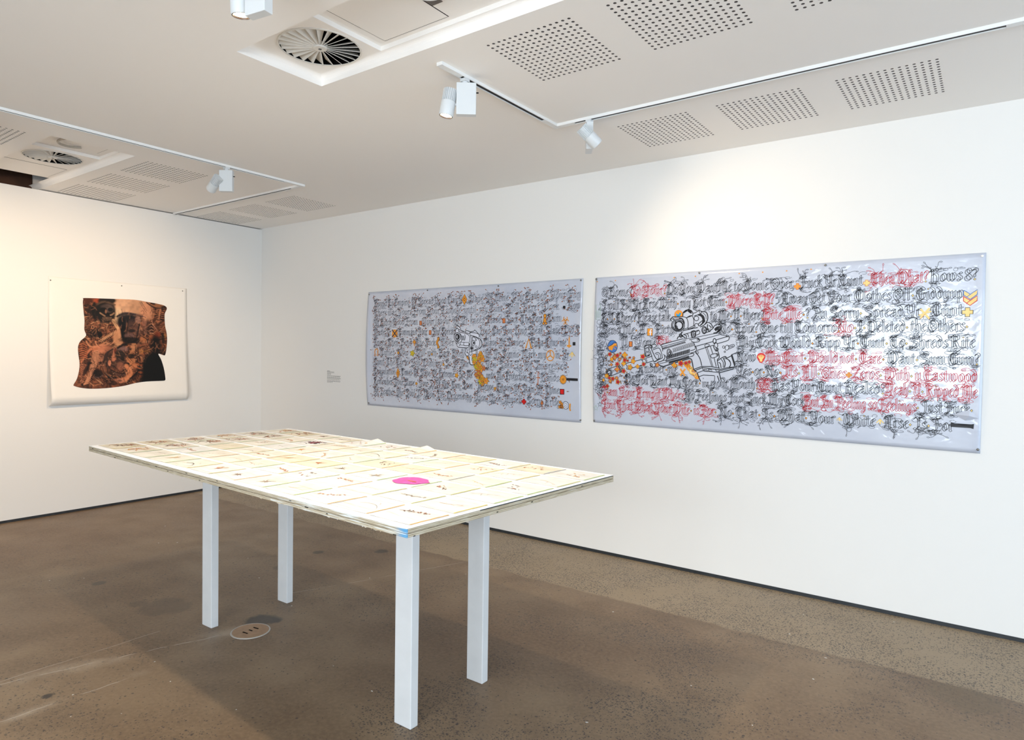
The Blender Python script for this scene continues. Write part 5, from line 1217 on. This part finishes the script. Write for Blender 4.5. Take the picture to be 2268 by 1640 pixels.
rl([(400, 270), (470, 232), (510, 250), (530, 320), (525, 405)], .005); rl([(430, 455), (535, 405), (545, 425), (440, 465), (430, 455)], .005); rl([(520, 190), (560, 180), (620, 145), (665, 165), (640, 200), (530, 240)], .005); rell(575, 280, 40, 40, .005); rl([(620, 148), (640, 200)], .004)
rl([(650, 160), (740, 172), (772, 250), (760, 320), (720, 385)], .007); rl([(600, 215), (660, 240), (690, 300), (680, 360)], .010); rl([(630, 200), (690, 240), (710, 300), (700, 350)], .010); rl([(680, 180), (735, 230), (745, 290)], .004); rl([(610, 375), (690, 310), (720, 330), (640, 405), (610, 400), (610, 375)], .006); rl([(640, 395), (715, 325)], .004); rl([(540, 400), (560, 370), (600, 375), (610, 410)], .005)
rl([(310, 505), (330, 530), (345, 490), (600, 435)], .006, smooth=False); rl([(320, 520), (310, 560), (340, 580), (300, 605), (280, 560), (320, 545)], .008); rl([(345, 560), (620, 480)], .005, smooth=False); rl([(240, 640), (260, 600), (320, 580), (380, 620)], .007); rl([(360, 560), (400, 580), (395, 625)], .006)
rell(530, 550, 34, 60, .006); rell(540, 550, 22, 44, .005); rell(545, 555, 10, 18, .005); rl([(480, 510), (500, 500), (520, 492)], .005); rl([(480, 510), (490, 600), (520, 608)], .005); rl([(395, 540), (430, 560), (440, 605)], .005)
rl([(560, 520), (620, 490), (630, 540), (570, 570)], .005); rell(710, 482, 40, 62, .006); rell(715, 484, 28, 46, .005); rell(718, 486, 10, 14, .005); rl([(640, 430), (700, 400), (770, 350), (830, 380), (860, 450), (820, 480)], .006); rl([(770, 380), (765, 450), (800, 470)], .007); rl([(790, 400), (830, 430), (820, 450)], .006); rl([(750, 460), (800, 500), (830, 470)], .007); rl([(690, 540), (820, 500)], .006)
for k in range(5): rl([(885+k*6, 470+k*8), (930, 430+k*12), (995-k*2, 420+k*16), (1005-k*10, 450+k*14), (940-k*6, 500+k*7)], .0055)
rl([(865, 450), (885, 410), (940, 380), (1000, 400)], .005); rl([(870, 535), (940, 520), (1000, 470)], .008)
# berries, blossoms and gold scrolls round the muzzle and magazine
fr = random.Random(14)
for px, py, rr in [(175-1093, 900, .013), (305-1093, 918, .013), (355-1093, 882, .007), (430-1093, 1000, .013), (480-1093, 1012, .007), (302-1093, 1068, .013), (740-1093, 940, .015), (410-1093, 1190, .014), (755-1093, 1072, .012), (225-1093, 1322, .013), (310-1093, 1378, .014), (165-1093, 1308, .010), (130-1093, 1450, .012), (520-1093, 955, .006), (305, 1058, .017), (395, 1052, .012), (453, 1032, .010)]:
    x, z = pq(px, py); x = max(x, X0+.02); ly = flower(INK, x, z, rr*1.5, 'ink_gold', 'ink_berry', fr, 'blossoms', 5); INK.fill(ell(x, z, rr*.9, rr*.9, 12), 'ink_berry', ly, .0038)
for px, py, rr in [(260-1093, 950, .022), (205-1093, 985, .018), (430-1093, 910, .024), (345-1093, 985, .014), (200-1093, 1080, .014), (575-1093, 1020, .022), (650-1093, 1110, .018), (300-1093, 1160, .024), (410-1093, 1060, .020), (520-1093, 1120, .022), (520-1093, 1140, .018), (120-1093, 1270, .020), (290-1093, 1310, .016), (990-1093, 1085, .018), (585-1093, 960, .012), (190, 1085, .022), (215, 1100, .014), (65-1093, 1345, .014), (180-1093, 1365, .016)]:
    x, z = pq(px, py); flower(INK, max(x, X0+.025), z, rr, fr.choice(['ink_gold', 'ink_gold', 'ink_rust']), 'ink_yellow', fr, 'blossoms', fr.choice((4, 5)))
for k in range(34):
    x, z = pq(fr.uniform(120, 520)-1093, fr.uniform(870, 1400)); vine(INK, fr, max(x, X0+.04), z, fr.uniform(0, 6.28), fr.uniform(.03, .08), fr.uniform(3, 6), 'ink_grey', .002, .9, 'ink_gold', 1, LIM2)
for k in range(9):
    a = k/8; x, z = pq(410+170*a+fr.uniform(-8, 8), 1090+200*a); INK.shape(ell(x, z, .020, .014, 12, fr.uniform(0, 3)), fr.choice(['ink_pale_gold', 'ink_gold', 'ink_blue']), .0025, 'ink_gold', 'blossoms')
x, z = pq(490, 1180); INK.line(cr([pq(510, 1130), pq(470, 1160), pq(480, 1220), pq(560, 1240)]), .018, 'ink_pale_gold', 'blossoms'); INK.line(cr([pq(500, 1130), pq(455, 1165), pq(470, 1240), pq(570, 1262)]), .003, 'ink_black', 'blossoms')
fin(INK, BT2, BASE, {'lettering': 'blackletter_text', 'ornaments': 'gold_emblems', 'shell_rays': 'emblem_details', GL: 'rifle_drawing', 'blossoms': 'berries_and_blossoms'})
# crumple at the lower right of the rifle banner
b = MB(); q = [W_(2112, 918), W_(2148, 908), W_(2168, 927), W_(2138, 932)]
ctr = W_(2146, 921)
vs = [SF(p[0], p[1], .0012) for p in q]+[SF(ctr[0], ctr[1], .016)]
b.add(vs, [(0, 4, 1), (1, 4, 2), (2, 4, 3), (3, 4, 0)]); o = b.build('crumple', 'drafting_film', BT2); o.location = tuple(-BASE)

# ------------------------------------------------------------------ tacks
def tack(px, py, label, m='tack_steel', plane=1, rad=.007, surf=None):
    p = hit(px, py, plane, 0.0); n = np.array([0, -1., 0]) if plane == 1 else np.array([1., 0, 0])
    off = .0 if surf is None else -surf(p[0], p[2])[1]
    b = MB(); b.lathe([(rad*.5, 0.0), (rad*.5, .003+off), (rad, .004+off), (rad*.85, .0065+off), (rad*.3, .008+off)], (0, 0, 0), n, 14)
    o = b.build('push_tack', m, smooth=True); o.location = tuple(p); tag(o, label, 'tack', None); return o
G1 = 'tacks holding the pistol banner'
for px, py, lab in ((819.5, 653, 'steel tack at the upper corner of the pistol banner nearest the room corner'), (948, 643.5, 'steel tack in the top edge of the pistol banner, second along from the room corner'), (1105, 634, 'steel tack in the top edge of the pistol banner above the line of sprigs'), (1288, 621.5, 'steel tack at the upper corner of the pistol banner beside the rifle banner'), (1287, 931, 'steel tack at the lower corner of the pistol banner beside the rifle banner'), (818.5, 893, 'steel tack at the lower corner of the pistol banner nearest the room corner')):
    tack(px, py, lab, surf=B1[4])['group'] = G1
G2 = 'tacks holding the rifle banner'
for px, py, lab, m in ((1322, 619, 'steel tack at the upper corner of the rifle banner beside the pistol banner', 'tack_steel'), (1550, 605, 'steel tack in the top edge of the rifle banner above the word Want', 'tack_steel'), (1829, 588, 'steel tack in the top edge of the rifle banner above the red cross lines', 'tack_steel'), (2176, 568, 'bright white tack at the upper outer corner of the rifle banner', 'tack_white'), (2166, 996, 'steel tack at the lower outer corner of the rifle banner', 'tack_steel'), (1317.5, 932, 'steel tack at the lower corner of the rifle banner beside the pistol banner', 'tack_steel')):
    tack(px, py, lab, m, surf=SF)['group'] = G2

# ------------------------------------------------------------------ tattoo print on the left wall
PY0, PY1, PZ0, PZ1 = -2.112, -0.868, 0.985, 2.137
t = thing('tattoo_print', 'large white paper print of dark tattooed skin imagery with a curled lower edge', 'art print', (0, (PY0+PY1)/2, PZ0)); pb = np.array([0, (PY0+PY1)/2, PZ0])
ROLL_R = .072
def pdepth(y, z):
    v = min(max((z-PZ0)/(PZ1-PZ0), 0), 1); u = min(max((y-PY0)/(PY1-PY0), 0), 1)
    return .004+.078*(1-v)**2.2*(1-.35*u)
V = []; F = []; nu, nv = 40, 60
prof = [(PZ1-(PZ1-(PZ0+ROLL_R))*j/nv, 0.0) for j in range(nv+1)]
prof += [(PZ0+ROLL_R-ROLL_R*math.sin(math.radians(88)*k/16), ROLL_R*(1-math.cos(math.radians(88)*k/16))) for k in range(1, 17)]
for z, back in prof:            # hangs flat, bellies off the wall, then rolls back in at the foot
    for i in range(nu+1):
        y = PY0+(PY1-PY0)*i/nu; d = pdepth(y, max(z, PZ0+ROLL_R))
        V.append((max(d-back*min(1, d/.075), .003), y, z))
b = MB(); b.add(V, [(j*(nu+1)+i, (j+1)*(nu+1)+i, (j+1)*(nu+1)+i+1, j*(nu+1)+i+1) for j in range(len(prof)-1) for i in range(nu)])
o = b.build('paper', 'print_paper', t, smooth=True); o.location = tuple(-pb)
sd = o.modifiers.new('solid', 'SOLIDIFY'); sd.thickness = .0006; sd.offset = 0

# the printed picture: a soft-brush painting held as vertex colours on a fine grid
AW, AH = 1789, 1640                      # design frame (pixels of an enlarged view)
ac = lambda x, y: hit(145+x/7.454, 650+y/7.454, 0, 0.0)[1:]
outline = cr([(290, 90), (310, 78), (700, 90), (1120, 106), (1330, 140), (1500, 170), (1630, 205), (1668, 245), (1655, 290), (1632, 350), (1632, 480), (1640, 560), (1660, 660), (1665, 780), (1650, 920), (1630, 1010), (1605, 1025), (1515, 1000), (1560, 1100), (1600, 1250), (1617, 1400), (1608, 1435), (1560, 1443), (1300, 1455), (1120, 1480), (900, 1530), (640, 1562), (380, 1572), (200, 1555), (100, 1525), (95, 1500), (150, 1410), (190, 1280), (205, 1160), (190, 1000), (190, 880), (230, 790), (325, 700), (300, 600), (305, 450), (292, 300), (282, 150), (290, 90)], 5)
GX, GY = 230, 211
S_ = 8.0; CW, CH = int(AW/S_)+2, int(AH/S_)+2
can = np.zeros((CH, CW, 3)); yy_, xx_ = np.mgrid[0:CH, 0:CW]; yy_ = yy_*S_; xx_ = xx_*S_
nr = np.random.RandomState(7)
def smooth_noise(n):
    g = nr.rand(n+3, n+3); gy = yy_/AH*n; gx = xx_/AW*n; iy = np.clip(gy.astype(int), 0, n); ix = np.clip(gx.astype(int), 0, n); fy = gy-iy; fx = gx-ix; fy = fy*fy*(3-2*fy); fx = fx*fx*(3-2*fx)
    return g[iy, ix]*(1-fy)*(1-fx)+g[iy+1, ix]*fy*(1-fx)+g[iy, ix+1]*(1-fy)*fx+g[iy+1, ix+1]*fy*fx
lin = lambda c: np.array(rgb(*c)[:3])
n5, n12, n26, n50 = smooth_noise(5), smooth_noise(12), smooth_noise(26), smooth_noise(50)
tone = np.clip(.5*n12+.3*n26+.2*n50, 0, 1)[..., None]
can = lin((44, 28, 22))*(1-tone)+lin((184, 116, 78))*tone
sw = np.sin(xx_/26+n12*14+yy_/60)*.5+.5
can *= (.55+.6*sw**1.2)[..., None]
def blend(mask, c): 
    global can
    can = can*(1-mask[..., None])+lin(c)*mask[..., None]
def dab(x, y, rx, ry, c, k=1.0, soft=.5, rot=0.0):
    dx, dy = xx_-x, yy_-y; X = dx*math.cos(rot)+dy*math.sin(rot); Y = -dx*math.sin(rot)+dy*math.cos(rot)
    d = np.sqrt((X/rx)**2+(Y/ry)**2); m = np.clip((1+soft/2-d)/soft, 0, 1); blend(m*m*(3-2*m)*k, c)
def stroke(pts, w, c, k=1.0, soft=.6, curve=True):
    P = np.array(cr(pts, 6) if curve and len(pts) > 2 else pts, float); best = np.full(xx_.shape, 1e9)
    x0, x1 = P[:, 0].min()-3*w, P[:, 0].max()+3*w; y0, y1 = P[:, 1].min()-3*w, P[:, 1].max()+3*w
    j0, j1, i0, i1 = max(int(y0/S_), 0), int(y1/S_)+2, max(int(x0/S_), 0), int(x1/S_)+2
    sx, sy, sb = xx_[j0:j1, i0:i1], yy_[j0:j1, i0:i1], best[j0:j1, i0:i1]
    for i in range(len(P)-1):
        a, d = P[i], P[i+1]-P[i]; L2 = max(d@d, 1e-6); tt = np.clip(((sx-a[0])*d[0]+(sy-a[1])*d[1])/L2, 0, 1)
        np.minimum(sb, np.hypot(sx-a[0]-tt*d[0], sy-a[1]-tt*d[1]), out=sb)
    m = np.clip((1+soft/2-best/w)/soft, 0, 1); blend(m*k, c)
DK, DK2, SK, PCH, RUST, GR = (20, 14, 14), (48, 34, 30), (206, 138, 96), (226, 176, 138), (156, 78, 36), (96, 72, 62)
er_ = random.Random(33)
for k in range(700):
    x, y = er_.uniform(150, 1650), er_.uniform(100, 1540)
    if 820 < x < 1340 and y < 330: continue
    an = 1.2*math.sin(x/210)+1.5*math.cos(y/170)+er_.uniform(-.25, .25); cv = er_.uniform(-.9, .9); ln = er_.uniform(60, 170); P = [(x, y)]
    for q in range(5): an += cv/5; P.append((P[-1][0]+ln/5*math.cos(an), P[-1][1]+ln/5*math.sin(an)))
    lightc = er_.random() < .42
    stroke(P, er_.uniform(3.5, 7), er_.choice([(206, 140, 96), (178, 108, 66), (222, 166, 124)]) if lightc else er_.choice([(18, 12, 12), (30, 20, 18), (40, 26, 20)]), .75, .9, False)
# bare peach skin at the top centre
dab(1020, 190, 330, 190, PCH, 1, .5); dab(1180, 230, 140, 110, (196, 148, 112), .7, .9); dab(860, 360, 60, 130, (232, 196, 156), .9, .7); dab(1330, 300, 110, 160, (224, 160, 120), .9, .7)
# left shoulder bands
for k in range(9): stroke([(300+k*8, 210+k*16), (380, 190+k*17), (480, 260+k*14)], 7, DK, .85)
for k in range(7): stroke([(320, 560-k*14), (380+k*10, 430-k*10), (520, 330-k*8)], 7, DK2 if k % 2 else (150, 104, 76), .9)
dab(330, 120, 120, 60, (96, 44, 22), .8, .8); dab(520, 120, 60, 40, (214, 96, 40), .7, .9); stroke([(470, 160), (430, 260), (470, 380)], 14, DK, .8)
# skull with beret
dab(660, 300, 160, 215, (34, 28, 26), 1, .3); dab(680, 120, 150, 60, (52, 40, 32), 1, .4); stroke([(520, 180), (640, 140), (810, 190)], 16, (120, 92, 70), .8); dab(690, 250, 100, 70, (120, 96, 86), .9, .6)
dab(620, 270, 55, 42, (8, 7, 8), 1, .4); dab(735, 270, 44, 32, (22, 26, 30), 1, .4); dab(660, 300, 14, 34, (170, 120, 88), .9, .6); dab(690, 340, 22, 20, (10, 8, 8), 1, .5)
stroke([(565, 325), (610, 355), (645, 378)], 12, (190, 148, 112), .8); stroke([(735, 362), (765, 350), (792, 328)], 12, (190, 148, 112), .8); dab(640, 215, 70, 26, (92, 74, 66), .7, .8); dab(680, 430, 90, 50, (30, 22, 20), 1, .4)
for k in range(9): stroke([(606+k*18, 396+.5*abs(k-4)), (608+k*17, 420)], 6, (158, 122, 94), .8, curve=False); stroke([(612+k*16, 432), (616+k*15, 454-abs(k-4))], 5, (132, 100, 78), .8, curve=False)
stroke([(585, 430), (640, 478), (720, 480), (775, 420)], 8, (120, 90, 70), .7); stroke([(640, 500), (690, 512), (740, 490)], 11, (196, 138, 98), .8)
dab(480, 300, 50, 150, DK, .9, .5); dab(470, 640, 60, 80, (22, 20, 20), .9, .5); dab(440, 560, 26, 38, (196, 136, 96), .9, .4); dab(440, 560, 12, 22, DK2, .9, .5)
for k in range(6): stroke([(380+k*34, 600), (400+k*34, 680), (420+k*30, 770)], 9, (96, 66, 48) if k % 2 else DK, .85)
dab(560, 690, 34, 60, (16, 16, 18), 1, .5)
# neck scroll and ribs
for k in range(8): stroke([(640+k*10, 560+k*8), (720+k*8, 600), (800+k*4, 540+k*6)], 6, DK if k % 2 else SK, .85)
for k in range(11): stroke([(540+k*26, 780-k*14), (580+k*26, 800-k*16), (600+k*24, 740-k*14)], 8, (214, 160, 118), .9); stroke([(552+k*26, 800-k*14), (592+k*26, 815-k*16), (616+k*24, 750-k*14)], 5, DK, .9)
stroke([(330, 800), (380, 870), (480, 880), (620, 830)], 14, (214, 146, 104), .9); stroke([(480, 800), (520, 860), (640, 860), (780, 800), (840, 640)], 15, (220, 152, 110), .85); stroke([(500, 820), (560, 880), (700, 850), (800, 760)], 6, DK2, .9)
dab(600, 930, 190, 70, (224, 146, 106), .8, .9); dab(830, 740, 60, 110, (216, 156, 112), .9, .7); stroke([(860, 580), (890, 700), (910, 800), (830, 860), (780, 900)], 26, (222, 162, 118), .85); stroke([(780, 450), (850, 570)], 26, (226, 178, 132), .9, curve=False)
# long bone and finger-like shapes at left
stroke([(240, 1130), (330, 1000), (400, 925), (500, 920)], 18, (212, 132, 90), .95); stroke([(255, 1150), (350, 1010), (420, 945)], 6, DK, .8)
for k in range(7): stroke([(215, 850+k*36), (270, 835+k*36), (335, 870+k*34)], 10, (196, 116, 74), .9); stroke([(215, 868+k*36), (270, 853+k*36), (335, 888+k*34)], 5, DK, .9)
for cx, n_ in ((250, 13), (450, 14)):
    pass
for k in range(22):                                   # spine, curving down to the left
    a = k/21; x = 480-190*a**1.3+20*math.sin(3*a); y = 960+540*a; w = 44+10*math.sin(6*a)
    stroke([(x-w, y+14), (x, y-4), (x+w, y-16)], 10, (222, 156, 116), .95); stroke([(x-w, y+26), (x, y+9), (x+w, y-3)], 5, (22, 14, 14), .95)
for k in range(15): stroke([(215+k*1, 1180+k*20), (260, 1172+k*20), (330-k*6, 1190+k*19)], 8, (190, 122, 88), .9); stroke([(215, 1192+k*20), (260, 1183+k*20), (330-k*6, 1201+k*19)], 4, DK, .9)
for k in range(7): stroke([(520, 1040+k*26), (570, 1030+k*26), (610, 1045+k*24)], 7, (196, 134, 102), .85)
dab(370, 1150, 40, 26, DK, .9, .6); dab(550, 1160, 30, 30, (18, 14, 14), .9, .6); dab(310, 1260, 30, 120, (24, 16, 16), .8, .6, .5); dab(500, 1330, 90, 80, (16, 12, 14), .9, .7); stroke([(440, 1380), (520, 1385), (580, 1350)], 8, (120, 92, 84), .8); dab(230, 1450, 30, 26, (206, 140, 104), .9, .5); dab(235, 1510, 20, 18, (30, 20, 20), .9, .5)
# central jaw and big skull turned sideways
for k in range(5): stroke([(600+k*22, 1160+k*22), (640+k*10, 1000), (760+k*4, 930-k*4)], 9, (110, 82, 70) if k % 2 else DK2, .85)
dab(800, 1080, 190, 190, (70, 50, 44), .75, .9); stroke([(800, 920), (780, 1010), (760, 1100), (790, 1080)], 22, (206, 132, 96), .95); dab(700, 1150, 26, 50, (224, 148, 110), .95, .4); dab(800, 950, 20, 46, (120, 56, 34), .9, .5); dab(930, 920, 90, 46, (150, 112, 104), .8, .7); dab(880, 1000, 90, 60, (54, 44, 34), .8, .7); dab(920, 1080, 30, 36, (44, 34, 28), .9, .5)
stroke([(720, 1260), (820, 1310), (960, 1330)], 8, DK, .9); stroke([(740, 1290), (850, 1350), (960, 1340)], 12, (110, 80, 66), .8); stroke([(620, 1320), (700, 1400), (800, 1390)], 12, DK, .8); stroke([(600, 1220), (640, 1320), (760, 1420)], 7, (150, 112, 92), .8); dab(880, 1200, 60, 70, (178, 116, 88), .7, .7)
dab(1060, 1130, 70, 60, (214, 142, 92), .9, .6); dab(1000, 1170, 34, 30, (24, 16, 14), 1, .4); dab(1110, 1200, 60, 46, (210, 132, 84), .8, .7); stroke([(1000, 1080), (1060, 990), (1130, 900)], 24, (208, 140, 92), .85); dab(1110, 880, 50, 70, (206, 144, 100), .8, .6); dab(1060, 1040, 60, 40, (40, 30, 20), .9, .5)
stroke([(980, 1200), (1040, 1290), (1020, 1370), (900, 1440)], 36, (222, 146, 98), .9); dab(860, 1440, 90, 40, (206, 138, 104), .85, .7); dab(860, 1440, 34, 18, (90, 66, 56), .7, .7); dab(760, 1480, 60, 40, DK2, .8, .7)
for k in range(8): stroke([(980+k*24, 1480-k*10), (1030+k*22, 1400-k*16), (1110+k*14, 1360-k*20)], 6, DK, .85)
# dark mask at centre with drips
dab(1010, 450, 170, 120, (34, 36, 44), .95, .5); dab(1100, 600, 150, 150, (120, 84, 70), .75, .8); stroke([(850, 380), (960, 330), (1100, 340), (1260, 380)], 16, (48, 42, 48), .95); stroke([(880, 350), (1000, 320), (1180, 350), (1320, 400)], 6, (120, 96, 92), .8); stroke([(870, 400), (1000, 360), (1220, 370)], 5, (110, 90, 88), .7)
dab(940, 600, 40, 180, (14, 16, 20), 1, .5); dab(920, 480, 60, 80, (22, 22, 28), 1, .5); stroke([(1020, 440), (1010, 600), (985, 760), (975, 860)], 9, (16, 16, 18), .95); stroke([(1235, 400), (1200, 560), (1165, 720), (1150, 770)], 9, (16, 18, 20), .95); dab(1190, 440, 50, 60, (176, 132, 112), .8, .5); dab(1080, 620, 60, 26, (40, 32, 34), .9, .6); dab(1040, 700, 80, 40, (140, 104, 96), .7, .8); dab(1060, 770, 170, 46, (24, 18, 18), .9, .6); stroke([(850, 900), (960, 840), (1080, 810), (1240, 820)], 16, (30, 22, 22), .9); stroke([(1135, 860), (1140, 960), (1135, 1040)], 7, (40, 26, 18), .8)
for k in range(9): stroke([(1260+k*5, 470+k*22), (1290, 455+k*26), (1330, 480+k*24)], 9, (160, 112, 92), .8)
for k in range(8): stroke([(1380, 520+k*24), (1410, 500+k*26), (1440, 530+k*22)], 5, DK if k % 2 else (200, 148, 116), .85)
# right edge: stitches, tubes, ribs
stroke([(1220, 140), (1260, 220), (1330, 320)], 3, DK2, .7); stroke([(1240, 130), (1290, 210), (1340, 290)], 3, DK2, .6)
for k in range(7): stroke([(1235+k*13, 155+k*24), (1262+k*13, 150+k*22)], 2.6, DK2, .6, curve=False)
stroke([(1240, 300), (1280, 290), (1290, 340), (1250, 350)], 4, (120, 70, 50), .7); stroke([(1390, 330), (1430, 270), (1460, 310), (1400, 380)], 5, (150, 90, 60), .7)
dab(1500, 190, 130, 50, (176, 120, 80), .9, .6, .25); stroke([(1330, 150), (1450, 230), (1640, 270)], 9, DK2, .9); dab(1440, 170, 40, 16, DK, .9, .5, .3); dab(1620, 230, 50, 24, DK, .8, .6)
for k in range(9): stroke([(1500, 300+k*16), (1560, 290+k*17), (1625, 310+k*16)], 6, (196, 126, 84) if k % 2 else DK, .8)
stroke([(1560, 270), (1530, 420)], 12, (206, 140, 98), .8, curve=False); dab(1520, 470, 30, 20, (190, 120, 80), .9, .5); stroke([(1400, 380), (1440, 520), (1500, 600)], 7, (196, 140, 110), .8)
for k in range(9): stroke([(1560, 520+k*16), (1600, 530+k*15), (1640, 520+k*16)], 5, DK if k % 2 else (176, 108, 72), .85)
dab(1510, 690, 46, 60, (150, 72, 36), .9, .6, .6); dab(1630, 700, 24, 40, (176, 120, 70), .9, .5); stroke([(1560, 800), (1600, 880)], 12, (150, 88, 50), .8, curve=False); dab(1600, 760, 26, 90, (26, 20, 14), .8, .7)
for k in range(5): stroke([(1490+k*24, 930), (1520+k*24, 970), (1580+k*10, 1000)], 5, DK, .8)
dab(1270, 760, 50, 60, (190, 122, 74), .9, .5, .6); dab(1400, 740, 36, 60, (176, 104, 60), .9, .5); stroke([(1230, 700), (1330, 760), (1340, 820)], 7, DK, .9); dab(1350, 560, 26, 120, (70, 50, 42), .6, .8)
for k in range(9): stroke([(1180+k*16, 990-k*6), (1240+k*14, 960), (1390-k*2, 900+k*22)], 5, (170, 112, 52) if k % 2 else (40, 26, 14), .85)
dab(1230, 960, 40, 40, (196, 132, 70), .8, .6)
for k in range(8): stroke([(1150+k*6, 1130+k*34), (1230, 1160+k*30), (1290, 1130+k*34)], 9, (176, 96, 40) if k % 2 else (44, 24, 12), .85)
# the black lower-right corner, fading in
def clip01(v): return np.clip(v, 0, 1)
m = clip01((xx_-1210-.25*(1200-yy_)*(yy_ < 1200))/180)*clip01((yy_-880)/320); blend(m*m*(3-2*m), (3, 2, 2))
m = clip01((xx_-1130-(1450-yy_)*.3)/110)*clip01((yy_-1200)/160); blend(m, (3, 2, 2)); dab(1470, 850, 90, 150, (8, 5, 4), .95, .8); dab(1440, 1250, 200, 260, (2, 2, 2), 1, .3)
# a second, lighter pass of engraving ties the motifs together
for k in range(420):
    x, y = er_.uniform(150, 1650), er_.uniform(120, 1540)
    if 820 < x < 1340 and y < 330 or (500 < x < 820 and 180 < y < 480): continue
    an = 1.2*math.sin(x/190+1)+1.5*math.cos(y/150)+er_.uniform(-.2, .2); cv = er_.uniform(-1.2, 1.2); ln = er_.uniform(40, 120); P = [(x, y)]
    for q in range(5): an += cv/5; P.append((P[-1][0]+ln/5*math.cos(an), P[-1][1]+ln/5*math.sin(an)))
    stroke(P, er_.uniform(4, 8), (20, 13, 12) if er_.random() < .68 else (196, 136, 98), .45, 1.0, False)
m = clip01((xx_-1230)/160)*clip01((yy_-1010)/260); blend(m, (3, 2, 2))
dab(1450, 1240, 190, 270, (2, 2, 2), 1, .35)
# grain
lum = can.mean(axis=2, keepdims=True); can = can*.88+lum*.12
can = np.clip(can, 0, 1); can = np.clip((can**1.30)*(.84+.30*n50[..., None])*1.0, 0, 1)
b = MB(); V = []; VI = {}; FC_ = []; cols = []
SG = 8.0; poly = outline
pxs = np.array([p[0] for p in poly]); pys = np.array([p[1] for p in poly])
def ins(x, y):
    j = len(pxs)-1; c = False
    x2, y2 = np.roll(pxs, 1), np.roll(pys, 1)
    hitm = ((pys > y) != (y2 > y)) & (x < (x2-pxs)*(y-pys)/(np.where(y2-pys == 0, 1e-9, y2-pys))+pxs)
    return bool(hitm.sum() % 2)
nxg, nyg = int(AW/SG)+1, int(AH/SG)+1
okc = np.zeros((nyg, nxg), bool)
for j in range(nyg):
    y = (j+.5)*SG; x2, y2 = np.roll(pxs, 1), np.roll(pys, 1)
    cr_ = (pys > y) != (y2 > y); xi = np.sort(((x2-pxs)*(y-pys)/np.where(y2-pys == 0, 1e-9, y2-pys)+pxs)[cr_])
    for a, c in zip(xi[::2], xi[1::2]):
        i0, i1 = int(math.ceil(a/SG-.5)), int(math.floor(c/SG-.5)); okc[j, max(i0, 0):max(i1+1, 0)] = True
def nearest(x, y):
    """pull boundary vertices onto the outline"""
    d = np.hypot(pxs-x, pys-y); k = int(d.argmin()); best = (d[k], pxs[k], pys[k])
    for q in (k-1, k):
        ax, ay = pxs[q % len(pxs)], pys[q % len(pxs)]; bx, by = pxs[(q+1) % len(pxs)], pys[(q+1) % len(pxs)]; L2 = (bx-ax)**2+(by-ay)**2
        if L2 < 1e-6: continue
        t_ = min(max(((x-ax)*(bx-ax)+(y-ay)*(by-ay))/L2, 0), 1); X, Y = ax+t_*(bx-ax), ay+t_*(by-ay); dd = math.hypot(X-x, Y-y)
        if dd < best[0]: best = (dd, X, Y)
    return best
def vid(i, j):
    if (i, j) in VI: return VI[i, j]
    x, y = i*SG, j*SG
    full = all(0 <= jj < nyg and 0 <= ii < nxg and okc[jj, ii] for jj in (j-1, j) for ii in (i-1, i))
    if not full:
        d, X, Y = nearest(x, y)
        if d < SG*1.3: x, y = X, Y
    p = ac(x, y); V.append((pdepth(p[0], p[1])+.0016, p[0], p[1])); VI[i, j] = len(V)-1
    cols.append(can[min(int(y/S_), CH-1), min(int(x/S_), CW-1)]); return len(V)-1
for j in range(nyg):
    for i in range(nxg):
        if okc[j, i]: FC_.append((vid(i, j), vid(i, j+1), vid(i+1, j+1), vid(i+1, j)))
b.add(V, FC_)
def print_material():
    m = bpy.data.materials.new('printed_ink'); m.use_nodes = True; nt = m.node_tree; bs = nt.nodes['Principled BSDF']
    at = N(nt, 'Attribute', attribute_name='ink'); nt.links.new(at.outputs['Color'], bs.inputs['Base Color']); bs.inputs['Roughness'].default_value = .55; bs.inputs['Specular IOR Level'].default_value = .3
    MATS['printed_ink'] = m
print_material()
o = b.build('printed_image', 'printed_ink', t); o.location = tuple(-pb)
ca = o.data.color_attributes.new('ink', 'FLOAT_COLOR', 'POINT')
ca.data.foreach_set('color', np.concatenate([np.array(cols), np.ones((len(cols), 1))], 1).astype(np.float32).ravel())
for px, py, lab in ((111.5, 621, 'small tack at the upper outer corner of the tattoo print'), (269, 633.5, 'small tack at the middle of the tattoo print top edge'), (404, 645, 'small tack at the upper corner of the tattoo print nearest the room corner')):
    o = tack(px, py, lab, 'tack_steel', 0, .006); o['group'] = 'tacks holding the tattoo print'

# ------------------------------------------------------------------ wall label (vinyl text, too small to read)
r = random.Random(2); x0, z0 = W_(725, 821.5); x1, z1 = W_(755, 850)
b = MB(); n = 14; dz = (z0-z1)/n; z = z0
lines = [.20, .50, .52, .28, .27, None, .97, .95, .96, 1.0, .93, None, .95, .96, .40]
for k, L in enumerate(lines):
    if L is None: z -= dz*.5; continue
    x = x0
    while x < x0+(x1-x0)*L:
        w = min(r.uniform(.010, .030), x0+(x1-x0)*L-x); hgt = dz*(.34 if k else .5)
        b.quad((x, -.0012, z-hgt), (x+w, -.0012, z-hgt), (x+w, -.0012, z), (x, -.0012, z)); x += w+.004
    z -= dz
o = b.build('wall_text', 'vinyl_text'); tag(o, 'small block of dark wall text beside the pistol banner', 'wall label'); center_origin(o, (x0, 0, z1))
